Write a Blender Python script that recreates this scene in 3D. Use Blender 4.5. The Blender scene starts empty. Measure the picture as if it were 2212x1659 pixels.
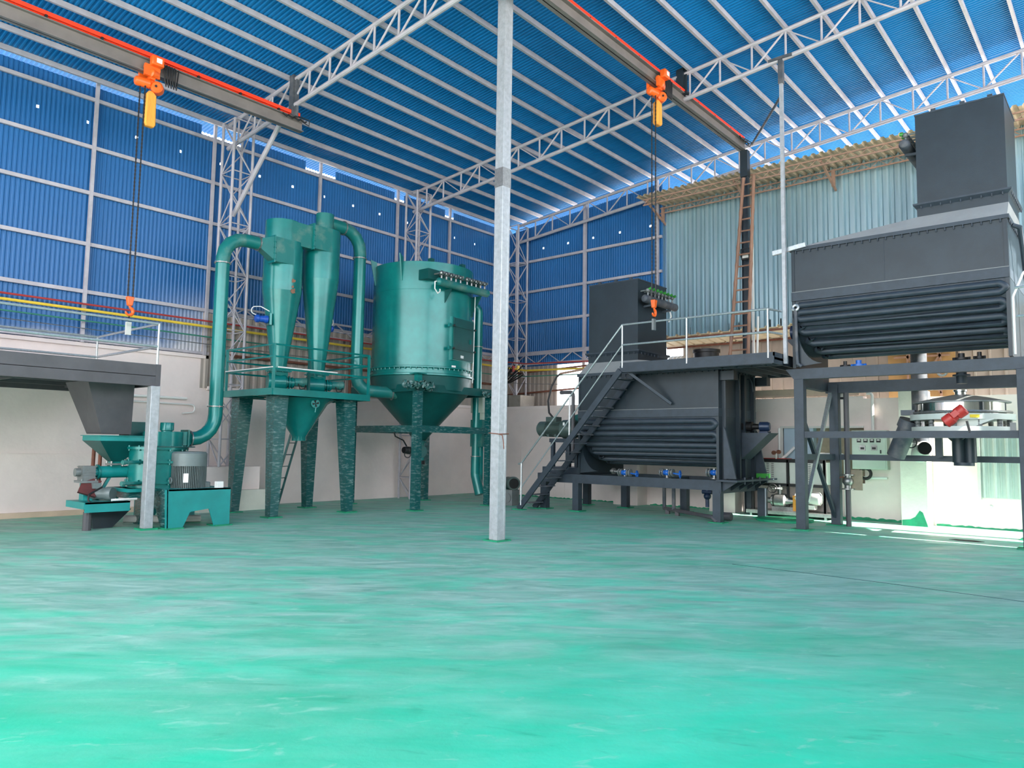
import bpy, bmesh, math, random
from mathutils import Vector, Matrix
random.seed(7)
scene = bpy.context.scene
COL = scene.collection
PI = math.pi
# ------------------------------------------------------------------ camera
FPX = 1592.881; PITCH = 8.40690257e-02; ROLL = 1.48265751e-02; YAW = 7.08684721e-01; CAMZ = 1.6
cy_, sy_ = math.cos(YAW), math.sin(YAW); cp_, sp_ = math.cos(PITCH), math.sin(PITCH); cr_, sr_ = math.cos(ROLL), math.sin(ROLL)
M0 = Matrix(((cy_, sy_, 0), (0, 0, -1), (-sy_, cy_, 0)))
MP = Matrix(((1, 0, 0), (0, cp_, sp_), (0, -sp_, cp_)))
MR = Matrix(((cr_, -sr_, 0), (sr_, cr_, 0), (0, 0, 1)))
MC = MR @ MP @ M0                      # world -> (right, down, forward)
CAM = Vector((0, 0, CAMZ))
cam_d = bpy.data.cameras.new('camera'); cam = bpy.data.objects.new('camera', cam_d); COL.objects.link(cam)
right, down, fwd = MC[0], MC[1], MC[2]
rot = Matrix((right, -Vector(down), -Vector(fwd))).transposed()
cam.matrix_world = Matrix.Translation(CAM) @ rot.to_4x4()
cam_d.sensor_fit = 'HORIZONTAL'; cam_d.sensor_width = 36.0; cam_d.lens = FPX / 2212 * 36.0
cam_d.clip_end = 300
scene.camera = cam
# ------------------------------------------------------------------ sky, sun, exposure
world = bpy.data.worlds.new('sky'); scene.world = world; world.use_nodes = True
wn = world.node_tree; bg = wn.nodes['Background']
bg.inputs[0].default_value = (0.93, 0.96, 1.0, 1); bg.inputs[1].default_value = 3.2
sun_d = bpy.data.lights.new('sun', 'SUN'); sun_d.energy = 15; sun_d.angle = 0.012; sun_d.color = (1, 0.95, 0.86)
sun = bpy.data.objects.new('sun', sun_d); COL.objects.link(sun)
sun.rotation_euler = Vector((1, 0.02, 0.8)).to_track_quat('Z', 'Y').to_euler()
scene.view_settings.view_transform = 'Standard'; scene.view_settings.look = 'None'
scene.view_settings.gamma = 1.0; scene.view_settings.exposure = 0.88; scene.view_settings.use_curve_mapping = False
# ------------------------------------------------------------------ photo rays onto real planes
def ray(px, py):
    return MC.transposed() @ Vector(((px-1106)/FPX, (py-829.5)/FPX, 1))
def on(px, py, ax, v):
    d = ray(px, py); return CAM + d*((v-CAM[ax])/d[ax])
def OX(px, py, x): return on(px, py, 0, x)
def OY(px, py, y): return on(px, py, 1, y)
def OZ(px, py, z=0): return on(px, py, 2, z)
# ------------------------------------------------------------------ materials
def lin(c): return tuple(((v/255+0.055)/1.055)**2.4 if v > 10 else v/255/12.92 for v in c)
def mat(name, rgb, rough=0.5, metal=0.0, var=0.12, scale=3.0, rgb2=None, thr=(0.35, 0.65), bump=0.0, bscale=40, stretch=(1, 1, 1), coat=0.0, spec=0.5, rvar=0.0):
    m = bpy.data.materials.new(name); m.use_nodes = True; n = m.node_tree.nodes; l = m.node_tree.links
    b = n['Principled BSDF']; b.inputs['Roughness'].default_value = rough; b.inputs['Metallic'].default_value = metal
    b.inputs['Specular IOR Level'].default_value = spec
    if coat: b.inputs['Coat Weight'].default_value = coat; b.inputs['Coat Roughness'].default_value = 0.15
    tc = n.new('ShaderNodeTexCoord'); mp = n.new('ShaderNodeMapping'); mp.inputs['Scale'].default_value = stretch
    l.new(tc.outputs['Object'], mp.inputs[0])
    nz = n.new('ShaderNodeTexNoise'); nz.inputs['Scale'].default_value = scale; nz.inputs['Detail'].default_value = 6; nz.inputs['Roughness'].default_value = 0.6
    l.new(mp.outputs[0], nz.inputs['Vector'])
    cr = n.new('ShaderNodeValToRGB'); c1 = lin(rgb)
    c2 = lin(rgb2) if rgb2 else tuple(min(1, v*(1+var)) for v in c1)
    if not rgb2: c1 = tuple(v*(1-var) for v in c1)
    cr.color_ramp.elements[0].position = thr[0]; cr.color_ramp.elements[1].position = thr[1]
    cr.color_ramp.elements[0].color = (*c1, 1); cr.color_ramp.elements[1].color = (*c2, 1)
    l.new(nz.outputs['Fac'], cr.inputs[0]); l.new(cr.outputs[0], b.inputs['Base Color'])
    if rvar:
        mr = n.new('ShaderNodeMapRange'); mr.inputs[3].default_value = rough-rvar; mr.inputs[4].default_value = rough+rvar
        l.new(nz.outputs['Fac'], mr.inputs[0]); l.new(mr.outputs[0], b.inputs['Roughness'])
    if bump:
        nb = n.new('ShaderNodeTexNoise'); nb.inputs['Scale'].default_value = bscale; nb.inputs['Detail'].default_value = 4
        l.new(mp.outputs[0], nb.inputs['Vector'])
        bp = n.new('ShaderNodeBump'); bp.inputs['Strength'].default_value = bump; bp.inputs['Distance'].default_value = 0.02
        l.new(nb.outputs['Fac'], bp.inputs['Height']); l.new(bp.outputs[0], b.inputs['Normal'])
    return m
M = {}
M['blue'] = mat('blue_coated_steel', (24, 98, 158), 0.42, 0, 0.10, 0.5)
M['roof'] = mat('blue_roof_sheet', (4, 112, 176), 0.5, 0, 0.12, 0.4, spec=0.25)
M['white_steel'] = mat('pale_painted_steel', (182, 176, 182), 0.5, 0.1, 0.10, 4, bump=0.1)
M['rusty'] = mat('rust_spotted_pale_steel', (190, 186, 190), 0.5, 0.1, 0.1, 6, rgb2=(196, 190, 192))
M['galv'] = mat('galvanised_steel', (190, 196, 198), 0.35, 0.7, 0.12, 30)
M['galvpost'] = mat('galvanised_box_section', (172, 174, 178), 0.45, 0.35, 0.12, 14, bump=0.1)
M['plaster'] = mat('white_plaster', (236, 220, 214), 0.85, 0, 0.05, 1.2, bump=0.25, bscale=9)
M['plaster_rough'] = mat('rough_white_render', (222, 220, 206), 0.9, 0, 0.06, 2, bump=0.9, bscale=5)
M['beige'] = mat('weathered_beige_sheet', (172, 160, 150), 0.65, 0.1, 0.14, 1.2, stretch=(1, 1, 0.25))
M['teal'] = mat('pale_teal_sheet', (168, 194, 202), 0.3, 0.45, 0.12, 0.8, stretch=(1, 1, 0.2))
M['cream'] = mat('cream_roof_sheet', (208, 184, 160), 0.6, 0, 0.10, 2)
M['pinkiron'] = mat('red_oxide_angle_iron', (165, 130, 112), 0.6, 0, 0.14, 8)
M['rust'] = mat('brown_rusty_pipe', (120, 72, 56), 0.7, 0, 0.2, 10)
M['green'] = mat('green_machine_enamel', (10, 120, 116), 0.26, 0.15, 0.14, 2.0, coat=0.25)
M['green_dusty'] = mat('dusty_green_enamel', (18, 114, 110), 0.42, 0.1, 0.1, 3, rgb2=(110, 140, 128), thr=(0.5, 0.8))
M['green_dark'] = mat('dark_green_enamel', (8, 80, 78), 0.4, 0.1, 0.15, 3)
M['turquoise'] = mat('turquoise_base_paint', (18, 138, 136), 0.4, 0, 0.1, 3)
M['wrap'] = mat('film_wrapped_green_steel', (16, 84, 84), 0.22, 0.1, 0.1, 16, rgb2=(140, 170, 166), thr=(0.52, 0.84), bump=0.7, bscale=24, stretch=(0.4, 0.4, 1.8), coat=0.5)
M['film'] = mat('clear_stretch_film', (40, 92, 88), 0.15, 0, 0.1, 12, rgb2=(150, 172, 166), thr=(0.5, 0.75), bump=1.0, bscale=20, coat=0.5)
M['grey'] = mat('slate_grey_paint', (38, 49, 57), 0.42, 0.1, 0.12, 2.5, bump=0.06, bscale=60)
M['grey_beam'] = mat('slate_grey_beam_paint', (52, 62, 72), 0.5, 0.1, 0.14, 5, bump=0.1, bscale=50)
M['grey_dusty'] = mat('dusty_grey_paint', (70, 76, 84), 0.55, 0, 0.1, 4, rgb2=(120, 116, 116), thr=(0.45, 0.8))
M['hood'] = mat('pale_grey_top', (146, 148, 148), 0.75, 0, 0.08, 2)  # paler than the dryer body paint
M['brown_grey'] = mat('warm_grey_paint', (78, 76, 80), 0.5, 0, 0.12, 3)
M['ibeam'] = mat('grey_brown_beam_paint', (122, 114, 110), 0.5, 0.1, 0.12, 2, bump=0.06)
M['orange'] = mat('orange_enamel', (240, 100, 30), 0.35, 0, 0.06, 6)
M['bag'] = mat('orange_canvas', (246, 160, 62), 0.8, 0, 0.1, 8, bump=0.6, bscale=14, stretch=(1, 1, 0.3))
M['red'] = mat('red_conductor_cover', (255, 64, 30), 0.4, 0, 0.05, 3)
M['redpaint'] = mat('red_enamel', (190, 56, 50), 0.4, 0, 0.1, 8)
M['darkred'] = mat('dark_red_guard', (88, 34, 32), 0.5, 0, 0.15, 8)
M['yellow'] = mat('yellow_pipe_paint', (236, 200, 70), 0.4, 0, 0.06, 3)
M['redpipe'] = mat('red_pipe_paint', (176, 62, 58), 0.45, 0, 0.08, 3)
M['greenpipe'] = mat('green_pipe_paint', (60, 130, 110), 0.45, 0, 0.08, 3)
M['black'] = mat('black_rubber', (22, 22, 24), 0.5, 0, 0.1, 5)
M['chrome'] = mat('polished_stainless', (225, 225, 222), 0.08, 1.0, 0.02, 3)
M['steel'] = mat('cast_aluminium', (150, 150, 148), 0.4, 0.8, 0.15, 20)
M['cast'] = mat('grey_cast_iron', (120, 124, 124), 0.45, 0.2, 0.12, 6)
M['motor'] = mat('grey_motor_paint', (112, 122, 122), 0.4, 0.1, 0.08, 4)
M['motor_green'] = mat('grey_green_motor_paint', (70, 86, 82), 0.42, 0.1, 0.12, 4)
M['bluemotor'] = mat('blue_motor_paint', (24, 78, 170), 0.4, 0, 0.1, 6)
M['navy'] = mat('dark_blue_motor_paint', (34, 50, 78), 0.35, 0.1, 0.12, 6)
M['bluevalve'] = mat('blue_valve_paint', (26, 100, 190), 0.35, 0, 0.1, 6)
M['valvegreen'] = mat('bright_green_cap', (60, 150, 60), 0.4, 0, 0.1, 6)
M['white'] = mat('white_plastic', (232, 230, 226), 0.45, 0, 0.03, 5)
M['offwhite'] = mat('off_white_panel', (206, 204, 198), 0.5, 0, 0.05, 3)
M['cabinet'] = mat('pale_green_grey_cabinet', (186, 198, 184), 0.45, 0, 0.05, 3)
M['palblue'] = mat('pale_blue_panel', (176, 198, 214), 0.45, 0, 0.04, 3)
M['sifter'] = mat('grey_sifter_paint', (188, 196, 190), 0.4, 0, 0.05, 3)
M['bamboo'] = mat('brown_bamboo', (150, 112, 92), 0.55, 0, 0.2, 5, stretch=(1, 1, 0.4))
M['label'] = mat('white_sticker', (235, 235, 232), 0.5, 0, 0.02, 5)
M['yellow_label'] = mat('yellow_sticker', (220, 190, 40), 0.5, 0, 0.04, 5)
M['block'] = mat('grey_concrete_block', (150, 142, 132), 0.9, 0, 0.1, 6, bump=0.6, bscale=20)
M['block_grey'] = mat('bare_cement', (118, 112, 106), 0.9, 0, 0.1, 6, bump=0.6, bscale=20)
M['recess'] = mat('unpainted_brick_recess', (150, 140, 120), 0.9, 0, 0.15, 4)
M['void'] = mat('dark_grille', (14, 15, 16), 0.8, 0, 0.1, 5)
M['tan'] = mat('tan_board', (176, 140, 92), 0.8, 0, 0.15, 2)
M['rubble'] = mat('chipped_paint_brown', (140, 100, 80), 0.8, 0, 0.2, 12)
M['orange_guard'] = mat('ochre_guard_paint', (214, 140, 40), 0.45, 0, 0.08, 5)
def pale_fade():  # blue sheet turning paler towards the bottom and towards its far end
    m = bpy.data.materials.new('blue_sheet_pale_fade'); m.use_nodes = True; n = m.node_tree.nodes; l = m.node_tree.links
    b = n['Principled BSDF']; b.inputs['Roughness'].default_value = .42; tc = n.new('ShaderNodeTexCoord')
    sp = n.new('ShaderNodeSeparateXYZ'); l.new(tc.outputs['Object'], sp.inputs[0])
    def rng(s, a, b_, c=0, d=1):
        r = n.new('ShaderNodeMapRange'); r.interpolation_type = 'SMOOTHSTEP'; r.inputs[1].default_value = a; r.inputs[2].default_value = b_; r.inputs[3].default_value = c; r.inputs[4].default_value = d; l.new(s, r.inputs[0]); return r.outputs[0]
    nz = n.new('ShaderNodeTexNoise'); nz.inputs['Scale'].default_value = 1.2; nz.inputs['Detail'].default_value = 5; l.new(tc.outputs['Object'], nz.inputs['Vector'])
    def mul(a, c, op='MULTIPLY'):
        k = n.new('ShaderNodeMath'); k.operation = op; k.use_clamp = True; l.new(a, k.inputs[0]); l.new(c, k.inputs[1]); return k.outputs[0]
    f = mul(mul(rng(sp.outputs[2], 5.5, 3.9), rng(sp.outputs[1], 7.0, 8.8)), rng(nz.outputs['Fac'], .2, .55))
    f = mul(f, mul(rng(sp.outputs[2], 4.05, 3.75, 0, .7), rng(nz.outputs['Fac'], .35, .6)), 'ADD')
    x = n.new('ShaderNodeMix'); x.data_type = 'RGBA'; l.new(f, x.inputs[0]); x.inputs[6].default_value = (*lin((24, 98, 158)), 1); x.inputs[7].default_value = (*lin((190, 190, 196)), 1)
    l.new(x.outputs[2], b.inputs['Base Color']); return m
M['blue_pale'] = pale_fade()
def floor_material():
    m = bpy.data.materials.new('green_painted_concrete'); m.use_nodes = True; n = m.node_tree.nodes; l = m.node_tree.links
    b = n['Principled BSDF']; tc = n.new('ShaderNodeTexCoord')
    def noise(scale, det, stretch, rot=0, dist=0.0):
        mp = n.new('ShaderNodeMapping'); mp.vector_type = 'TEXTURE'; mp.inputs['Scale'].default_value = tuple(1/q for q in stretch); mp.inputs['Rotation'].default_value = (0, 0, YAW+rot)
        l.new(tc.outputs['Object'], mp.inputs[0]); z = n.new('ShaderNodeTexNoise'); z.inputs['Scale'].default_value = scale
        z.inputs['Detail'].default_value = det; z.inputs['Roughness'].default_value = 0.62; z.inputs['Distortion'].default_value = dist; l.new(mp.outputs[0], z.inputs['Vector']); return z.outputs['Fac']
    def ramp(f, a, bb, ca, cb):
        r = n.new('ShaderNodeValToRGB'); r.color_ramp.elements[0].position = a; r.color_ramp.elements[1].position = bb
        r.color_ramp.elements[0].color = (*ca, 1); r.color_ramp.elements[1].color = (*cb, 1); l.new(f, r.inputs[0]); return r.outputs[0]
    def mix(f, a, c, fac=None, mode='MIX'):
        x = n.new('ShaderNodeMix'); x.data_type = 'RGBA'; x.blend_type = mode
        if f is not None: l.new(f, x.inputs[0])
        else: x.inputs[0].default_value = fac
        l.new(a, x.inputs[6]); l.new(c, x.inputs[7]); return x.outputs[2]
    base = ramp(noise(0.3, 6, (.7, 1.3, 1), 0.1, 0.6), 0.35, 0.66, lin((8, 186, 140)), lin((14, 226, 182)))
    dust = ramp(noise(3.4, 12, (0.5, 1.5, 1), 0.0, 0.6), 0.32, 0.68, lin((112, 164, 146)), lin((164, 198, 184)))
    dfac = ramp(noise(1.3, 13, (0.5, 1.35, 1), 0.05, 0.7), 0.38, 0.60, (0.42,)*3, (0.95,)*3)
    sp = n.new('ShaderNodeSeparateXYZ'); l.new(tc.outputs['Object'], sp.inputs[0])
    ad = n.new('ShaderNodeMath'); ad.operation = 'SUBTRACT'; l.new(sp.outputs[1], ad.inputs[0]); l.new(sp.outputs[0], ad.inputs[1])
    far = n.new('ShaderNodeMapRange'); far.inputs[1].default_value = -9.6; far.inputs[2].default_value = -2.5; far.inputs[3].default_value = 0.10; far.inputs[4].default_value = 1.25  # greyer with distance: dust plus grazing-angle sheen painted into the colour
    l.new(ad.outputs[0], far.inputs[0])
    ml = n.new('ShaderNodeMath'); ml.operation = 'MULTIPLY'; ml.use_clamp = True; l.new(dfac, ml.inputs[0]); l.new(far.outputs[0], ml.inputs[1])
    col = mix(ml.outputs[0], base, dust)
    scr = ramp(noise(4.5, 11, (0.7, 1.6, 1), 0.1, 0.8), 0.60, 0.74, (0, 0, 0), (0.55,)*3)
    pale = n.new('ShaderNodeRGB'); pale.outputs[0].default_value = (*lin((178, 214, 196)), 1)
    col = mix(scr, col, pale.outputs[0])
    dk = ramp(noise(3.2, 11, (0.5, 1.9, 1), -0.1, 0.8), 0.59, 0.75, (0, 0, 0), (0.45,)*3)
    dark = n.new('ShaderNodeRGB'); dark.outputs[0].default_value = (*lin((16, 128, 96)), 1)
    col = mix(dk, col, dark.outputs[0])
    l.new(col, b.inputs['Base Color'])
    r = ramp(noise(1.1, 6, (0.6, 1.6, 1), 0.0, 0.5), 0.3, 0.7, (0.42,)*3, (0.7,)*3); l.new(r, b.inputs['Roughness'])
    b.inputs['Specular IOR Level'].default_value = 0.4
    bp = n.new('ShaderNodeBump'); bp.inputs['Strength'].default_value = 0.25; bp.inputs['Distance'].default_value = 0.01
    l.new(noise(14, 5, (1, 1, 1)), bp.inputs['Height']); l.new(bp.outputs[0], b.inputs['Normal'])
    return m
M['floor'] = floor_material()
M['base_green'] = mat('splashed_green_paint', (16, 140, 100), 0.6, 0, 0.2, 6)
M['yard'] = mat('pale_yard_concrete', (190, 188, 180), 0.9, 0, 0.08, 1)
# ------------------------------------------------------------------ mesh helpers
WL = {}
def wloc(o): return WL.get(o.name, Vector((0, 0, 0)))
def root(name, label, cat, loc=(0, 0, 0), group=None, kind=None):
    o = bpy.data.objects.new(name, None); COL.objects.link(o); o.location = loc; WL[o.name] = Vector(loc)
    o.empty_display_size = 0.2
    if kind: o['kind'] = kind
    if label: o['label'] = label
    if cat: o['category'] = cat
    if group: o['group'] = group
    return o
class MB:
    def __init__(s): s.v = []; s.f = []
    def add(s, vs, fs):
        k = len(s.v); s.v += [tuple(v) for v in vs]; s.f += [tuple(i+k for i in f) for f in fs]; return s
    def hexa(s, p):   # 8 points: bottom 4 (ccw) then top 4
        return s.add(p, [(3, 2, 1, 0), (4, 5, 6, 7), (0, 1, 5, 4), (1, 2, 6, 5), (2, 3, 7, 6), (3, 0, 4, 7)])
    def box(s, x0, x1, y0, y1, z0, z1):
        x0, x1 = min(x0, x1), max(x0, x1); y0, y1 = min(y0, y1), max(y0, y1); z0, z1 = min(z0, z1), max(z0, z1)
        return s.hexa([(x0, y0, z0), (x1, y0, z0), (x1, y1, z0), (x0, y1, z0), (x0, y0, z1), (x1, y0, z1), (x1, y1, z1), (x0, y1, z1)])
    def cbox(s, c, sx, sy, sz, rz=0, rx=0, ry=0):
        R = Matrix.Rotation(rz, 3, 'Z') @ Matrix.Rotation(ry, 3, 'Y') @ Matrix.Rotation(rx, 3, 'X')
        p = [Vector(c) + R @ Vector((a*sx/2, b*sy/2, d*sz/2)) for d in (-1, 1) for a, b in ((-1, -1), (1, -1), (1, 1), (-1, 1))]
        return s.hexa(p)
    def frame(s, d, up=(0, 0, 1)):
        d = Vector(d).normalized(); u = Vector(up)
        if abs(d.dot(u)) > 0.98: u = Vector((0, 1, 0))
        a = d.cross(u).normalized(); b = a.cross(d).normalized(); return d, a, b
    def bar(s, p, q, w, h=None, up=(0, 0, 1)):
        h = h or w; p, q = Vector(p), Vector(q); d, a, b = s.frame(q-p, up)
        P = [e + a*(i*w/2) + b*(j*h/2) for e in (p, q) for i, j in ((-1, -1), (1, -1), (1, 1), (-1, 1))]
        return s.hexa(P)
    def tube(s, pts, r, n=8, cap=True):
        pts = [Vector(p) for p in pts]; m = len(pts); rs = r if isinstance(r, (list, tuple)) else [r]*m
        dirs = []
        for i in range(m):
            if i == 0: d = pts[1]-pts[0]
            elif i == m-1: d = pts[-1]-pts[-2]
            else: d = (pts[i]-pts[i-1]).normalized() + (pts[i+1]-pts[i]).normalized()
            if d.length < 1e-9: d = Vector((0, 0, 1))
            dirs.append(d.normalized())
        _, a, b = s.frame(dirs[0]); vs = []
        for i in range(m):
            d = dirs[i]; a = (a - d*a.dot(d)); a = a.normalized() if a.length > 1e-6 else s.frame(d)[1]; b = d.cross(a)
            k = 1.0
            if 0 < i < m-1:
                c = dirs[i].dot((pts[i+1]-pts[i]).normalized()); k = 1.0/max(c, 0.5) if c > 0 else 1
            vs += [pts[i] + (a*math.cos(2*PI*j/n) + b*math.sin(2*PI*j/n))*rs[i]*(1 if k < 1.02 else min(k, 1.15)) for j in range(n)]
        fs = [(i*n+j, i*n+(j+1) % n, (i+1)*n+(j+1) % n, (i+1)*n+j) for i in range(m-1) for j in range(n)]
        if cap: fs += [tuple(range(n-1, -1, -1)), tuple((m-1)*n+j for j in range(n))]
        return s.add(vs, fs)
    def cyl(s, p, q, r, r2=None, n=20): return s.tube([p, q], [r, r if r2 is None else r2], n)
    def lathe(s, prof, c=(0, 0, 0), ax=(0, 0, 1), n=40, cap=True):
        c = Vector(c); d, a, b = s.frame(ax, (0, 1, 0) if abs(Vector(ax).normalized().z) > 0.9 else (0, 0, 1)); vs = []
        for r, h in prof: vs += [c + d*h + (a*math.cos(2*PI*j/n)+b*math.sin(2*PI*j/n))*r for j in range(n)]
        m = len(prof); fs = [(i*n+j, i*n+(j+1) % n, (i+1)*n+(j+1) % n, (i+1)*n+j) for i in range(m-1) for j in range(n)]
        if cap: fs += [tuple(range(n-1, -1, -1)), tuple((m-1)*n+j for j in range(n))]
        return s.add(vs, fs)
    def torus(s, c, ax, R, r, n=24, k=8):
        d, a, b = s.frame(ax, (0, 1, 0) if abs(Vector(ax).normalized().z) > 0.9 else (0, 0, 1)); c = Vector(c); vs = []
        for i in range(n):
            t = 2*PI*i/n; e = a*math.cos(t)+b*math.sin(t)
            vs += [c + e*(R + r*math.cos(2*PI*j/k)) + d*(r*math.sin(2*PI*j/k)) for j in range(k)]
        return s.add(vs, [(i*k+j, i*k+(j+1) % k, ((i+1) % n)*k+(j+1) % k, ((i+1) % n)*k+j) for i in range(n) for j in range(k)])
    def prism(s, poly, off):
        n = len(poly); o = Vector(off); vs = [Vector(p) for p in poly] + [Vector(p)+o for p in poly]
        return s.add(vs, [tuple(range(n-1, -1, -1)), tuple(range(n, 2*n))] + [(i, (i+1) % n, n+(i+1) % n, n+i) for i in range(n)])
    def sphere(s, c, r, n=16, m=10, sc=(1, 1, 1)):
        prof = [(max(1e-4, r*math.sin(PI*i/m)), -r*math.cos(PI*i/m)) for i in range(m+1)]; k = len(s.v)
        s.lathe(prof, (0, 0, 0), (0, 0, 1), n)
        for i in range(k, len(s.v)):
            v = s.v[i]; s.v[i] = (c[0]+v[0]*sc[0], c[1]+v[1]*sc[1], c[2]+v[2]*sc[2])
        return s
    def build(s, name, material, parent=None, label=None, cat=None, group=None, kind=None, ang=32, origin=None, bevel=0):
        if parent is not None: off = wloc(parent)
        elif origin is not None: off = Vector(origin)
        else:
            xs = [v[0] for v in s.v]; ys = [v[1] for v in s.v]; zs = [v[2] for v in s.v]
            off = Vector(((min(xs)+max(xs))/2, (min(ys)+max(ys))/2, min(zs)))
        me = bpy.data.meshes.new(name)
        me.from_pydata([(v[0]-off[0], v[1]-off[1], v[2]-off[2]) for v in s.v], [], s.f); me.update()
        bm = bmesh.new(); bm.from_mesh(me); bmesh.ops.recalc_face_normals(bm, faces=bm.faces); bm.to_mesh(me); bm.free()
        me.polygons.foreach_set('use_smooth', [True]*len(me.polygons)); me.set_sharp_from_angle(angle=math.radians(ang))
        me.materials.append(M[material] if isinstance(material, str) else material)
        o = bpy.data.objects.new(name, me); COL.objects.link(o)
        if parent is not None: o.parent = parent; WL[o.name] = off
        else: o.location = off; WL[o.name] = off
        if label: o['label'] = label
        if cat: o['category'] = cat
        if group: o['group'] = group
        if kind: o['kind'] = kind
        if bevel:
            bv = o.modifiers.new('edge', 'BEVEL'); bv.width = bevel; bv.segments = 2; bv.limit_method = 'ANGLE'; bv.angle_limit = 0.6
        return o
def copy_tree(o, parent=None, move=(0, 0, 0)):
    c = o.copy(); COL.objects.link(c)
    if parent is not None: c.parent = parent
    else: c.location = o.location + Vector(move)
    for ch in list(o.children): copy_tree(ch, c)
    WL[c.name] = wloc(o) + Vector(move)
    return c
def arc(p0, c, p1, R, n=8, lim=.97):
    """polyline p0 -> rounded corner at c -> p1 (corner points only around c)"""
    p0, c, p1 = Vector(p0), Vector(c), Vector(p1); a = (p0-c).normalized(); b = (p1-c).normalized()
    th = a.angle(b)
    if th > PI-.12: return [c]
    R = min(R, lim*min((p0-c).length, (p1-c).length)*math.tan(th/2)); t = R/math.tan(th/2); s0 = c+a*t; s1 = c+b*t; ctr = c + (a+b).normalized()*(R/math.sin(th/2))
    u = s0-ctr; w = s1-ctr; al = u.angle(w); out = []
    for i in range(n+1):
        k = i/n; out.append(ctr + (u*math.sin((1-k)*al) + w*math.sin(k*al))/math.sin(al))
    return out
def path(pts, R, n=6):
    pts = [Vector(p) for p in pts]; out = [pts[0]]
    for i in range(1, len(pts)-1): out += arc(pts[i-1], pts[i], pts[i+1], R, n, .49)
    out.append(pts[-1]); return out
def V(*a): return Vector(a)
# ================================================================== THE SETTING
def zr(x): return 9.45 + 0.088*(x+17.4)
def sheet(u0, u1, pitch, amp, rows, fn, prof=((0, 0), (0.32, 0), (0.5, 1), (0.82, 1)), skip=None, mb=None):
    """corrugated sheet; fn(u, w, h) -> point; rows: w break points; skip(u, row) removes a cell (a real hole)"""
    mb = mb or MB(); us = []; n = int((u1-u0)/pitch)
    for i in range(n):
        for a, h in prof: us.append((u0+(i+a)*pitch, h*amp))
    us.append((u0+n*pitch, 0)); k = len(mb.v); R = len(rows)
    vs = [fn(u, w, h) for u, h in us for w in rows]; fs = []
    for i in range(len(us)-1):
        for j in range(R-1):
            if skip and skip(us[i][0], j): continue
            fs.append((i*R+j, (i+1)*R+j, (i+1)*R+j+1, i*R+j+1))
    return mb.add(vs, fs)
def S(name): return root(name, None, None, kind='structure')
MB().add([(-19, -5, 0), (6, -5, 0), (6, 19.95, 0), (-19, 19.95, 0), (-19, -5, -.1), (6, -5, -.1), (6, 19.95, -.1), (-19, 19.95, -.1)],
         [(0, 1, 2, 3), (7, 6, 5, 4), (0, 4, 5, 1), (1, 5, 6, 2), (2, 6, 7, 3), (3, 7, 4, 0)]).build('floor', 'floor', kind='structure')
MB().box(-60, 60, -60, 70, -0.3, -0.12).build('trim_1', 'yard', kind='structure')
# ---- left wall
WX = -17.4
wl = S('wall_left')
MB().box(WX-.25, WX, -5, 8.8, 0, 3.7).box(WX-.25, WX, 8.8, 19.95, 0, 2.95).box(WX, WX+.03, -5, 8.8, 1.30, 1.31).box(WX, WX+.06, 8.8, 19.95, 2.86, 2.95).box(WX, WX+.05, -5, 8.8, 3.62, 3.7).box(WX, WX+.10, 13.2, 17.2, 0, 2.6).build('plaster_wall', 'plaster', wl)
holes = [(4.83, 2), (5.80, 2), (6.84, 2), (7.87, 2), (8.89, 2), (9.96, 2), (10.97, 2), (12.0, 2), (13.0, 2), (14.0, 2), (15.1, 2), (16.1, 2), (17.2, 2), (18.2, 2), (8.95, 1), (9.9, 1)]
gaps = [(8.35, 9.45), (11.35, 12.35), (14.55, 14.95), (16.75, 17.15)]
def skipL(u, j):
    if j == 4: return any(a < u < b for a, b in gaps)
    if j == 2: return any(abs(u-y) < .024 and k == 2 for y, k in holes)
    return False
fnL = lambda u, w, h: (WX+h*1.0-.03, u, w)
sheet(8.76, 19.9, 0.09, 0.015, (4.7, 8.0, 8.56, 8.62, 9.2, 9.43), lambda u, w, h: fnL(u, w, h), skip=lambda u, j: skipL(u, {0: 0, 1: 1, 2: 2, 3: 3, 4: 4}[j])).build('blue_cladding', 'blue', wl)
sheet(-5, 8.82, 0.09, 0.015, (3.66, 8.0, 8.56, 8.62, 9.2, 9.43), fnL, skip=skipL).build('blue_cladding', 'blue_pale', wl)
sheet(8.62, 19.9, 0.22, 0.03, (2.9, 4.75), lambda u, w, h: (WX+.02+h, u, w)).build('beige_cladding', 'beige', wl)
for z in (9.11, 8.03, 7.0, 5.86, 4.81): MB().box(WX, WX+.06, -5, 19.6, z-.04, z+.04).build('girt', 'white_steel', wl)
MB().box(WX, WX+.06, -5, 8.8, 3.72, 3.78).build('girt', 'white_steel', wl)
for y in (2.9, 5.94, 8.68, 11.8, 14.65, 16.92): MB().box(WX+.02, WX+.09, y-.035, y+.035, 3.7 if y < 8.8 else 2.95, 9.5).build('stud', 'white_steel', wl)
mb = MB(); zs = (4.95, 4.55)
for z in zs: mb.bar((WX+.2, 8.9, z), (WX+.2, 19.4, z), .05)
for i in range(15):
    y = 8.9+i*.7; mb.bar((WX+.2, y, 4.95 if i % 2 else 4.55), (WX+.2, y+.7, 4.55 if i % 2 else 4.95), .028)
mb.build('lattice_girder', 'white_steel', wl)
for y in (10.6, 13.0): MB().cyl((WX+.12, y, 2.95), (WX+.12, y, 4.6), .045, n=8).build('rusty_post', 'rust', wl)
MB().cyl((WX+.12, 8.9, 3.75), (WX+.12, 19.4, 3.75), .035, n=8).build('rusty_pipe', 'rust', wl)
MB().box(WX, WX+.06, -5, 8.3, 0, .11).build('baseboard_left', 'cream', kind='structure')
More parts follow.
